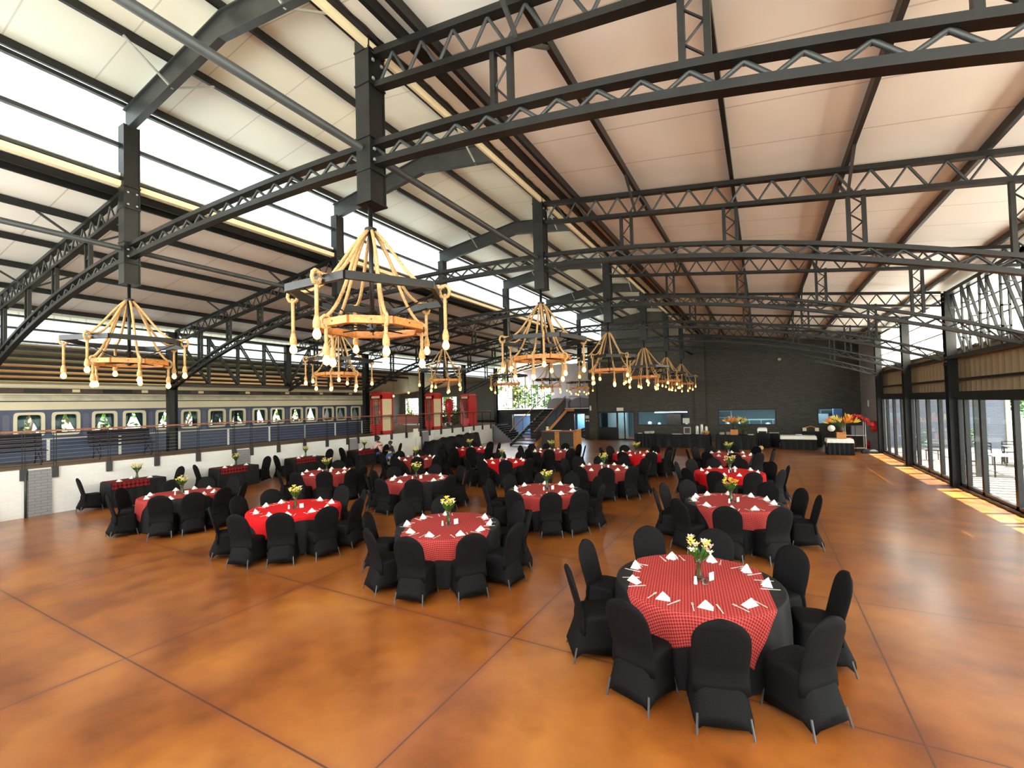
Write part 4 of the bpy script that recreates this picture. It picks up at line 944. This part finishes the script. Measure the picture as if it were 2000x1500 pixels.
# signs and wall items
def plate(nm, x0, x1, z0, z1, lab, m=white, cat='sign', y=YB-.02): return tag(MB().box(x0, x1, y-.015, y+.015, z0, z1).build(nm, m), lab, cat)
plate('door_sign', -9.55, -9.05, 2.18, 2.42, 'small white sign above the glass kitchen door')
plate('wall_notice', -12.05, -11.75, 1.62, 1.86, 'white notice between the blue doorway and the black wall', y=YB+.07)
for i, x in enumerate((-11.98, -11.8)): tag(MB().tube([(x, YB+.05, 1.44), (x, YB+.09, 1.44)], .06, 14).build('round_plaque', white), ('left', 'right')[i]+' round white plaque below the notice by the blue doorway', 'plaque', 'round plaques')
plate('emergency_lamp', -11.6, -11.48, 2.25, 2.6, 'small white lamp on the left edge of the black wall', y=YB-.18, cat='lamp')
plate('white_menu_card', -4.9, -4.45, 1.25, 1.6, 'white card on the right end of the left kitchen window')
tag(MB().ball((1.05, YB-.12, 5.3), .10, 12, 8).build('round_wall_light', whitep, smooth=True), 'small white ball light high on the black back wall', 'light')
tag(MB().box(XR-.04, XR, 31.15, 31.3, 2.25, 2.6).build('alarm_box', white), 'small white box on the mauve brick pier', 'alarm')
# sign on a pole at the platform wall, faint drawing
ps = thing('pole_sign', 'blank white sign on a thin pole in front of the platform wall', 'sign', (-17.55, 20.1, 0)); MB().tube([(0, 0, 0), (0, 0, 1.2)], .012, 6).build('pole', galv, ps); MB().lathe([(.16, 0), (.16, .02)], 14).build('base', galv, ps); MB().box(-.015, .015, -.2, .2, 1.1, 1.6).build('board', white, ps)
b = MB()
for cy_, cz in ((22.9, 1.05), (23.5, 1.05)): b.tube([(-18.285, cy_+.22*cos(q), cz+.22*sin(q)) for q in lin(.4, 2*PI-.6, 14)], .008, 5)
b.tube([(-18.285, 22.6+.1*k, .8+.03*(k % 2)) for k in range(20)], .007, 5); tag(b.build('wall_drawing', mat('grey_ink', (.35, .33, .30), .7)), 'faint grey line drawing on the white platform wall', 'drawing')
# covered stack against the wall
b = MB(); nx, ny = 10, 34
def hump(i, j):
    x = -17.9+.95*i/(nx-1); y = 21.0+5.1*j/(ny-1); e = min(i, nx-1-i, j, ny-1-j)
    z = .84-.06*sin(y*2.1)+(.14 if y > 24.2 else 0)+.04*sin(y*7+x*5)
    return (x+(.05*(x+17.4) if e == 0 else 0), y, .015 if e == 0 else z*(.93 if e == 1 else 1))
b.grid(nx, ny, hump); tag(b.build('dust_sheet', clothb2, smooth=True), 'black sheet draped over stacked furniture at the far platform wall', 'cloth')
tag(MB().lathe([(.07, 0), (.09, .03), (.05, .16), (.03, .22), (.05, .25)], 14).build('ceramic_jug', white, loc=(-17.5, 25.5, .985), smooth=True), 'pale jug standing on the black draped stack', 'jug')
# ================================================================== BUFFET AT THE BACK
def buffet(x0, x1, y0, y1, h_, lab, m=clothb2, top=None, topdrop=.18):
    o = rect_cloth('buffet_table', x1-x0, y1-y0, h_, m, amp=.02); o.location = ((x0+x1)/2, (y0+y1)/2, 0); tag(o, lab, 'table')
    if top:
        q = rect_cloth('table_topper', x1-x0+.01, y1-y0+.01, h_, white, drop=topdrop, lift=.01); q.location = ((x0+x1)/2, (y0+y1)/2, 0); tag(q, top, 'tablecloth')
    return o
buffet(-7.0, -5.9, 28.2, 29.0, .84, 'short black draped table at the left end of the buffet')
buffet(-5.9, -2.75, 28.6, 29.4, .80, 'long black draped buffet table below the left kitchen window')
buffet(-2.4, -.45, 28.4, 29.5, .80, 'black pleated table carrying the orange flowers before the middle kitchen window')
buffet(-.35, .25, 29.6, 30.3, .84, 'small black table with the steel chafing dish')
buffet(.35, .75, 30.2, 30.9, .8, 'small black side table right of the chafing dish table')
buffet(.85, 2.45, 29.0, 29.8, .74, 'black skirted table under a white topper right of the middle window', top='white topper on the table right of the middle kitchen window')
buffet(2.0, 2.85, 30.9, 31.6, .86, 'black draped table at the wall behind the white topped table')
buffet(2.75, 3.75, 26.9, 27.8, .76, 'black skirted table carrying the large flowers near the glass doors', top='white topper hanging down the left of the large flower table')
tag(MB().box(2.735, 2.75, 26.95, 27.5, .2, .76).build('hanging_cloth_corner', white), 'white cloth corner hanging on the left of the flower table', 'cloth')
def plates(x, y, z, n, r_, lab, cat='plates'):
    o = thing('plate_stack', lab, cat, (x, y, z))
    for k in range(n): MB().lathe([(r_*.6, k*.022), (r_, k*.022+.012), (r_, k*.022+.018), (r_*.6, k*.022+.008)], 16).build('plate', white, o)
plates(-6.3, 28.5, .85, 6, .16, 'white plate stack at the right of the short buffet table'); plates(-6.05, 28.7, .85, 6, .16, 'white plate stack at the back right of the short buffet table'); plates(-6.7, 28.4, .85, 2, .15, 'low white plate stack at the left end of the buffet')
plates(-2.1, 28.8, .81, 6, .14, 'white plate stack left of the orange flowers'); plates(-1.75, 28.8, .81, 7, .14, 'white plate stack touching the wooden flower crate'); plates(-.62, 28.6, .81, 2, .16, 'white plates at the right front of the pleated table')
plates(.95+.2, 29.2, .76, 1, .12, 'white plate on the left of the white topped table'); plates(1.7, 29.3, .76, 3, .16, 'plates in the middle of the white topped table')
for i, (x, hgt) in enumerate(((-3.45, .5), (-3.2, .6), (-2.95, .48))):
    o = thing('coffee_urn', 'tall steel hot drink urn, %s of three on the long buffet table' % ('left', 'middle', 'right')[i], 'urn', (x, 29.0, .81), 0, 'steel urns')
    MB().lathe([(.10, 0), (.10, .04), (.085, .05), (.085, hgt-.08), (.06, hgt-.02), (.02, hgt)], 16).build('body', silver, o, True); MB().tube([(0, -.08, .12), (0, -.15, .12), (0, -.15, .08)], .012, 6).build('tap', steel, o); MB().ball((0, 0, hgt+.02), .02, 8, 6).build('lid_knob', steel, o)
o = thing('picture_frame', 'small framed picture standing on the long buffet table', 'picture frame', (-4.0, 28.9, .81)); MB().box(-.2, .2, -.01, .01, 0, .42).build('frame', galv, o); MB().box(-.15, .15, -.014, -.009, .05, .37).build('picture', woodd, o)
o = thing('bread_basket', 'round basket heaped with bread at the right end of the buffet', 'basket', (-2.95, 28.75, .81)); MB().lathe([(.12, 0), (.2, .1), (.18, .1), (.11, .02)], 16).build('basket', wood, o)
rnd = random.Random(2)
for k in range(9): MB().ball((rnd.uniform(-.11, .11), rnd.uniform(-.11, .11), .12+rnd.uniform(0, .08)), .055, 8, 6, .8).build('bread_roll', rope, o, True)
tag(MB().box(-.25, .25, -.12, .12, 0, .02).build('serving_tray', silver, loc=(-4.6, 28.8, .81)), 'steel tray on the middle of the long buffet table', 'tray')
plates(-4.35, 28.75, .83-.02, 1, .12, 'white dish in front of the small framed picture')
o = thing('chafing_dish', 'steel chafing dish on the small black table', 'chafing dish', (-.05, 29.95, .85)); MB().box(-.25, .25, -.16, .16, .1, .2).build('pan', silver, o)
MB().loft([[(.25*k, .16*k, z), (-.25*k, .16*k, z), (-.25*k, -.16*k, z), (.25*k, -.16*k, z)] for k, z in ((1, .2), (.9, .28), (.6, .32))]).build('lid', silver, o)
for sx in (-.22, .22):
    for sy in (-.13, .13): MB().box(sx-.012, sx+.012, sy-.012, sy+.012, 0, .1).build('leg', silver, o)
tag(MB().box(-.25, .25, -.1, .1, 0, .02).build('serving_tray', white, loc=(.55, 30.5, .81)), 'white tray on the small side table', 'tray')
o = thing('wooden_display_stand', 'wooden arch shaped display stand on the black table at the wall', 'stand', (2.4, 31.2, .87)); MB().tube([(-.35, 0, 0), (-.3, 0, .2), (0, 0, .3), (.3, 0, .2), (.35, 0, 0)], .03, 8).build('arch', wood, o, True)
for s_ in (-1, 1): MB().box(s_*.3-.09, s_*.3+.09, -.08, .08, .02, .2).build('paper_box', cream, o)
tag(MB().ball((0, 0, .14), .14, 10, 8, .9).build('bread_loaf', rope, loc=(-.15, 28.2, 0), smooth=True), 'brown sack on the floor below the small black tables', 'sack')
def bigflowers(x, y, z, n, L, lab, pal, vase, seed, bend=0., crate=True, cratelab=''):
    rnd = random.Random(seed)
    if crate:
        tag(MB().box(-.19, .19, -.15, .15, 0, .30).build('wooden_crate', wood, loc=(x, y, z)), cratelab, 'crate'); z += .30
    o = thing('flower_arrangement', lab, 'flowers', (x, y, z)); MB().lathe([(.08, 0), (.12, .1), (.09, .22), (.11, .26), (.09, .26), (.06, .04)], 14).build('vase', vase, o, True)
    s_ = MB(); lf = MB()
    for i in range(n):
        a = rnd.random()*2*PI; e = rnd.uniform(.5, 1.) if i % 3 else rnd.uniform(.1, .5); tip = Vector((e*L*cos(a)+bend*L, e*L*sin(a)*.6, .28+L*rnd.uniform(.35, .75)*(1.1-e*.5)))
        s_.tube([(0, 0, .05), (tip.x*.4, tip.y*.4, .26+tip.z*.3), tip], .008, 5)
        f = MB(); d = tip-Vector((0, 0, .2)); d.normalize()
        for k in range(7):
            t = 2*PI*k/7; dd = d*.9+Vector((cos(t), sin(t), .3*sin(t*2)))*.55; f.leaf(tip-d*.14, dd, .26*L/.6, .07, (cos(t+1), sin(t), .4))
        f.build('blossom', pal[i % len(pal)], o)
    for i in range(40):
        a = rnd.random()*2*PI; lf.leaf((.1*cos(a), .1*sin(a), .25+rnd.random()*.15), (cos(a), sin(a), rnd.uniform(-.3, .6)), .25*L/.6, .06)
    s_.build('stems', green, o); lf.build('foliage', green, o)
bigflowers(-1.45, 28.75, .81, 16, .62, 'large orange and yellow lily arrangement before the middle kitchen window', (yellow, orange, yellow, orange, pink), woodd, 11, cratelab='wooden crate under the orange lilies')
bigflowers(3.35, 27.35, .785, 18, .75, 'large orange and yellow flower arrangement near the glass doors', (yellow, orange, orange, yellow), woodd, 12, cratelab='round edged wooden crate on the table near the glass doors')
plant('tall_green_plant', -.95, 29.0, .81, .85, .18, 60, 'dark green foliage plant right of the orange lilies', seed=21, L=.22)
tag(MB().ball((0, 0, 0), .16, 10, 8).build('white_flower_ball', white, loc=(2.95, 27.2, 1.28), smooth=True), 'pale flower head at the left of the large arrangement', 'flower')
# red spray on a trolley
tv = thing('steel_trolley', 'tall steel trolley rack beside the mauve brick pier', 'trolley', (4.15, 29.2, 0))
for sx in (-.42, .42):
    for sy in (-.25, .25): MB().tube([(sx, sy, .1), (sx, sy, 1.5)], .014, 6).build('upright', silver, tv); MB().ball((sx, sy, .05), .05, 8, 6).build('caster', dark, tv, True)
for z in (.15, .8): MB().box(-.42, .42, -.25, .25, z, z+.02).build('shelf', silver, tv)
tag(MB().lathe([(.16, 0), (.18, .25), (.14, .45), (.06, .55)], 14).build('red_canister', boothr, loc=(3.95, 29.2, .17), smooth=True), 'red canister on the lower shelf of the trolley', 'canister')
tag(MB().box(-.25, .25, -.18, .18, 0, .5).build('grey_crate', drumm, loc=(4.25, 29.2, .82)), 'grey box on the upper shelf of the trolley', 'box')
rs_ = thing('red_flower_spray', 'big arching red flower spray right of the orange arrangement', 'flowers', (4.1, 28.6, 1.35)); b = MB(); rnd = random.Random(4)
for k in range(160):
    t = rnd.random(); x = -.6+1.25*t; z = .35*sin(PI*min(1, t*.9))+.12-(.55*max(0, t-.6)); b.leaf((x+rnd.uniform(-.05, .05), rnd.uniform(-.1, .1), z+rnd.uniform(-.08, .08)), (rnd.uniform(.2, 1), rnd.uniform(-.4, .4), rnd.uniform(-.8, .5)), .16, .05, (rnd.random(), 1, .3))
b.build('petals', redp, rs_); MB().tube([(-.6, 0, .1), (-.2, 0, .38), (.2, 0, .45), (.5, 0, .2), (.65, 0, -.25)], .015, 6).build('stem', woodd, rs_)
MB().tube([(.0, .0, -1.35), (.0, .0, .4)], .012, 6).build('stand', steel, rs_)
hr = thing('fire_hose_reel', 'red fire hose reel on the mauve brick pier', 'hose reel', (XR-.12, 29.6, 1.25))
MB().tube([(-.1, 0, 0), (.1, 0, 0)], .27, 20).build('drum', boothr, hr); MB().tube([(-.04+.012*k, .22*cos(q), .22*sin(q)) for k in range(3) for q in lin(0, 2*PI, 16)], .02, 6).build('hose', pink, hr, True)
tag(MB().lathe([(.08, 0), (.08, .35), (.03, .42), (.03, .46)], 12).build('fire_extinguisher', boothr, loc=(XR-.2, 30.6, 0), smooth=True), 'small red extinguisher on the floor by the mauve pier', 'extinguisher')
tag(MB().loft([[(x*k, y*k, z) for x, y in ((-.3, -.2), (.3, -.2), (.3, .2), (-.3, .2))] for k, z in ((1, 0), (1.05, .12), (.7, .2))]).build('folded_bag', dark, loc=(4.55, 28.1, .0)), 'dark folded bag on the floor before the trolley', 'bag')
# ================================================================== PEOPLE
def skinned(name, joints, edges, m, parent, sub=2):
    me = bpy.data.meshes.new(name); me.from_pydata([j[0] for j in joints], edges, []); o = bpy.data.objects.new(name, me); COL.objects.link(o); o.parent = parent
    me.materials.append(m); o.modifiers.new('skin', 'SKIN'); sl = me.skin_vertices[0].data if me.skin_vertices else None
    if sl is None:
        bpy.context.view_layer.update(); sl = me.skin_vertices[0].data
    for i, j in enumerate(joints): sl[i].radius = (j[1], j[1] if len(j) < 3 else j[2]); sl[i].use_root = (i == 0)
    s = o.modifiers.new('sub', 'SUBSURF'); s.levels = s.render_levels = sub
    dg = bpy.context.evaluated_depsgraph_get(); ev = o.evaluated_get(dg); nm = bpy.data.meshes.new_from_object(ev); o.modifiers.clear(); o.data = nm
    nm.polygons.foreach_set('use_smooth', [True]*len(nm.polygons)); return o
def person(x, y, z, rz, s, lab, top_m, leg_m, lean=.18):
    o = thing('person', lab, 'person', (x, y, z), rz); o.scale = (s, s, s)       # faces +Y, seated with hips at z .5
    J = [((0, 0, .52), .13, .10), ((0, .02, .70), .12, .09), ((0, .06+lean*.4, .90), .15, .10), ((0, .08+lean*.6, 1.03), .10, .07), ((0, .10+lean*.8, 1.10), .05), ((0, .13+lean, 1.20), .085, .095), ((0, .14+lean, 1.28), .08, .09),
         ((.18, .08+lean*.5, 1.0), .06), ((.24, .18+lean*.5, .80), .045), ((.12, .42+lean*.5, .80), .034), ((-.18, .08+lean*.5, 1.0), .06), ((-.24, .18+lean*.5, .80), .045), ((-.12, .42+lean*.5, .80), .034),
         ((.10, .08, .50), .095), ((.12, .46, .50), .065), ((.12, .48, .12), .045), ((.12, .58, .04), .035), ((-.10, .08, .50), .095), ((-.12, .46, .50), .065), ((-.12, .48, .12), .045), ((-.12, .58, .04), .035),
         ((.10, .49+lean*.5, .80), .028, .016), ((-.10, .49+lean*.5, .80), .028, .016)]
    E_ = [(0, 1), (1, 2), (2, 3), (3, 4), (4, 5), (5, 6), (3, 7), (7, 8), (8, 9), (9, 21), (3, 10), (10, 11), (11, 12), (12, 22), (0, 13), (13, 14), (14, 15), (15, 16), (0, 17), (17, 18), (18, 19), (19, 20)]
    body = skinned('body', J, E_, skin, o)
    b = MB()
    for sx in (-1, 1):                            # fingers and thumb
        hx, hy = sx*.10, .50+lean*.5
        for k in range(4): b.tube([(hx+(k-1.5)*.016, hy+.01, .80), (hx+(k-1.5)*.018, hy+.05+.008*(1.5-abs(k-1.5)), .80), (hx+(k-1.5)*.018, hy+.07, .78)], .008, 6)
        b.tube([(hx-sx*.02, hy-.02, .80), (hx-sx*.05, hy+.02, .79)], .009, 6)
    b.build('fingers', skin, o, True)
    T = [((0, 0, .55), .15, .12), ((0, .02, .70), .135, .105), ((0, .06+lean*.4, .90), .165, .115), ((0, .08+lean*.58, 1.01), .11, .085), ((.19, .08+lean*.5, .99), .075), ((.245, .18+lean*.5, .81), .06), ((.18, .30+lean*.5, .80), .05), ((-.19, .08+lean*.5, .99), .075), ((-.245, .18+lean*.5, .81), .06), ((-.18, .30+lean*.5, .80), .05)]
    skinned('top', T, [(0, 1), (1, 2), (2, 3), (3, 4), (4, 5), (5, 6), (3, 7), (7, 8), (8, 9)], top_m, o)
    P_ = [((0, 0, .52), .15, .12), ((.10, .08, .50), .11), ((.12, .46, .50), .08), ((.12, .48, .16), .06), ((-.10, .08, .50), .11), ((-.12, .46, .50), .08), ((-.12, .48, .16), .06)]
    skinned('trousers', P_, [(0, 1), (1, 2), (2, 3), (0, 4), (4, 5), (5, 6)], leg_m, o)
    hy, hz = .12+lean, 1.27
    b = MB(); b.ball((0, hy-.02, hz+.015), .125, 14, 10, 1.05); b.ball((0, hy-.10, hz+.04), .07, 10, 8); b.build('hair', hair, o, True)
    b = MB(); b.ball((0, hy+.115, hz-.03), .018, 8, 6, 1.4); b.build('nose', skin, o, True)
    b = MB()
    for sx in (-1, 1): b.ball((sx*.035, hy+.105, hz-.0), .011, 8, 6)
    b.build('eyes', dark, o, True); MB().box(-.025, .025, hy+.10, hy+.108, hz-.075, hz-.068).build('mouth', redf, o)
    b = MB()
    for sx in (-1, 1): b.ball((sx*.10, hy+.01, hz-.02), .022, 8, 6, 1.5)
    b.build('ears', skin, o, True); return o
person(-17.15, 17.05, 0, R(95), 1.0, 'seated woman in pink blouse leaning over the farthest long wall table', pinkc, denim)
person(-16.75, 17.45, .02, R(150), .8, 'smaller seated person in blue jeans beside the woman in pink', hair, denim, .1)
CH.put((-17.2, 17.05, 0), R(95), 'black covered chair under the seated woman in pink', 'black covered chairs at the long tables')
CH.put((-16.72, 17.50, 0), R(150), 'black covered chair under the smaller seated person', 'black covered chairs at the long tables')
# ================================================================== OUTSIDE
struct(MB().box(XR+.3, 11.0, 32.7, 33.0, -.06, 6.5).build('wall_patio', BRO)); struct(MB().box(10.95, 11.1, 32.6, 33.1, -.06, 6.6).build('trim_10', flash))
pg = thing('added_pergola', 'guessed slatted pergola added to shade the patio in bands outside the glass doors', 'pergola', (0, 0, 0))  # unseen pergola, guessed and added to throw banded shade on the patio
for x in (6.5, 8.6, 10.7): MB().box(x-.06, x+.06, 6, 32.5, 3.38, 3.5).build('beam', steelg, pg)
for k in range(53): MB().box(6.3, 10.9, 6+k*.5, 6.25+k*.5, 3.5, 3.54).build('slat', steelg, pg)
def tree(x, y, h_, r_, seed, lab, nl=1500, m=green, z=-.06):
    rnd = random.Random(seed); o = thing('leafy_tree', lab, 'tree', (x, y, z), 0, 'trees outside')
    b = MB(); b.tube([(0, 0, 0), (.1, 0, h_*.35), (-.1, .1, h_*.7)], .2, 8, [.22, .15, .06])
    for k in range(5): a = k*1.3; b.tube([(.08, 0, h_*.3+k*.2), (r_*.5*cos(a), r_*.5*sin(a), h_*.55+k*.15)], .06, 6, [.07, .03])
    b.build('trunk', trunkm, o, True); f = MB(); cl = [(rnd.gauss(0, .45)*r_, rnd.gauss(0, .45)*r_, h_*.2+rnd.random()*h_*.75, rnd.uniform(.5, 1.1)) for _ in range(16)]
    for _ in range(nl):
        c = cl[rnd.randrange(16)]; d = Vector((rnd.gauss(0, 1), rnd.gauss(0, 1), rnd.gauss(0, .8))).normalized()*c[3]*rnd.uniform(.6, 1)
        f.leaf((c[0]+d.x, c[1]+d.y, max(.2, c[2]+d.z)), (rnd.gauss(0, 1), rnd.gauss(0, 1), rnd.gauss(0, .6)), rnd.uniform(.25, .45), .2, (rnd.gauss(0, 1), rnd.gauss(0, 1), 1))
    f.build('foliage', m, o)
lime = mat('lime_leaf', (.06, .115, .012), .5, 0., var=.5, scale=4)
for i, (x, y, h_, r_) in enumerate(((15.2, 34, 7, 2.0), (17.5, 30, 7, 2.6), (12.5, 38, 7, 2.4), (18, 26, 7, 2.6), (20, 36, 8, 3), (19, 19, 7, 2.6))):
    tree(x, y, h_, r_, 50+i, 'green tree beyond the patio, %s' % ('beside the grey brick wall end', 'right of the grey wall end', 'behind the grey wall end', 'farther right past the doors', 'farthest behind the others', 'rightmost by the near doors')[i], 1700, (green, lime)[i % 2])
for i, (x, y, h_, r_) in enumerate(((-31, 40, 6.5, 2.6), (-27, 41, 6.5, 2.6), (-24.5, 44.5, 8.5, 3.4), (-19.5, 44.5, 8.5, 3.4), (-36, 40, 6, 2.6))):
    tree(x, y, h_, r_, 70+i, 'bright green tree seen through the %s' % ('left lounge window', 'right lounge window', 'left part of the mezzanine window', 'right part of the mezzanine window', 'far left lounge opening')[i], 3600, (lime, green)[i % 2])
for i in range(7):
    tree(-31.5-(i % 2)*1.5, 1+i*3.4, 5.5, 2.2, 90+i, 'sunlit tree beyond the railway carriage, %s from the camera' % (ORD[i] if i < 5 else ('sixth', 'farthest')[i-5]), 1000, (lime, green)[i % 2])
def pchair(x, y, rz, m, lab):
    o = thing('patio_chair', lab, 'chair', (x, y, -.06), rz, 'patio chairs')
    MB().box(-.22, .22, -.22, .22, .43, .46).build('seat', m, o)
    b = MB(); b.box(-.22, -.19, -.24, -.21, .43, .88); b.box(.19, .22, -.24, -.21, .43, .88)
    for z in (.6, .72, .84): b.box(-.22, .22, -.24, -.22, z, z+.04)
    b.build('backrest', m, o)
    for sx in (-.2, .2):
        for sy in (-.2, .2): MB().box(sx-.015, sx+.015, sy-.015, sy+.015, 0, .43).build('leg', m, o)
def ptable(x, y, lx, ly, m, lab, h_=.74):
    o = thing('patio_table', lab, 'table', (x, y, -.06)); MB().box(-lx/2, lx/2, -ly/2, ly/2, h_-.03, h_).build('tabletop', m, o)
    for sx in (-1, 1):
        for sy in (-1, 1): MB().box(sx*(lx/2-.06)-.02, sx*(lx/2-.06)+.02, sy*(ly/2-.06)-.02, sy*(ly/2-.06)+.02, 0, h_-.03).build('leg', steel, o)
tanm = mat('tan_wicker', (.38, .27, .15), .7)
ptable(9.8, 25.4, 2.6, 1.0, galv, 'long patio table with dark chairs in front of the grey brick wall')
for i, (x, y, rz) in enumerate(((8.9, 24.6, 0), (9.6, 24.6, 0), (10.3, 24.6, 0), (8.9, 26.2, PI), (9.6, 26.2, PI), (10.3, 26.2, PI), (8.2, 25.4, -PI/2))):
    pchair(x, y, rz, steel, 'dark patio chair at the long table, %s' % ('near left', 'near middle', 'near right', 'far left', 'far middle', 'far right', 'left end')[i])
ptable(7.0, 17.4, .8, .8, galv, 'small patio table with the yellow pot outside the nearest glass door'); ptable(7.3, 22.0, .9, .9, galv, 'square patio table outside the middle glass doors')
pchair(7.0, 16.7, 0, tanm, 'tan patio chair before the yellow pot table'); pchair(7.8, 17.4, PI/2, tanm, 'tan patio chair right of the yellow pot table'); pchair(6.6, 22.4, -PI/2, steel, 'dark patio chair at the square patio table')
pchair(6.5, 26.3, 0, steel, 'dark patio chair outside the far glass doors')
plant('yellow_pot_plant', 7.0, 17.4, .68, .45, .14, 40, 'small plant in a bright yellow pot outside the glass door', pot=yellowp, seed=31, L=.12)
plant('orange_pot_plant', 9.9, 25.4, .68, .4, .14, 30, 'small plant in an orange pot on the long patio table', m=orange, pot=wood, seed=32, L=.12)
plant('patio_shrub', 6.3, 28.2, -.06, 1.2, .35, 90, 'green shrub with orange flowers outside the farthest glass door', pot=whitep, seed=33, L=.25)
plant('patio_shrub', 8.9, 30.5, -.06, 1.1, .5, 120, 'green shrub at the foot of the grey patio wall', pot=whitep, seed=34, L=.25)
for i, y in enumerate((21.5, 29.5)): tag(MB().box(6.43, 6.57, y, y+.14, -.06, 3.38).build('patio_post', steelg), 'dark patio post outside the glass, %s' % ('nearer', 'farther')[i], 'post', 'patio posts')
# fabric edge at the left margin: dark chair back just inside the frame
CH.put((-17.3, 3.45, 0), R(20), 'black covered chair cut off by the left edge of the view', 'black covered chairs at the long tables')
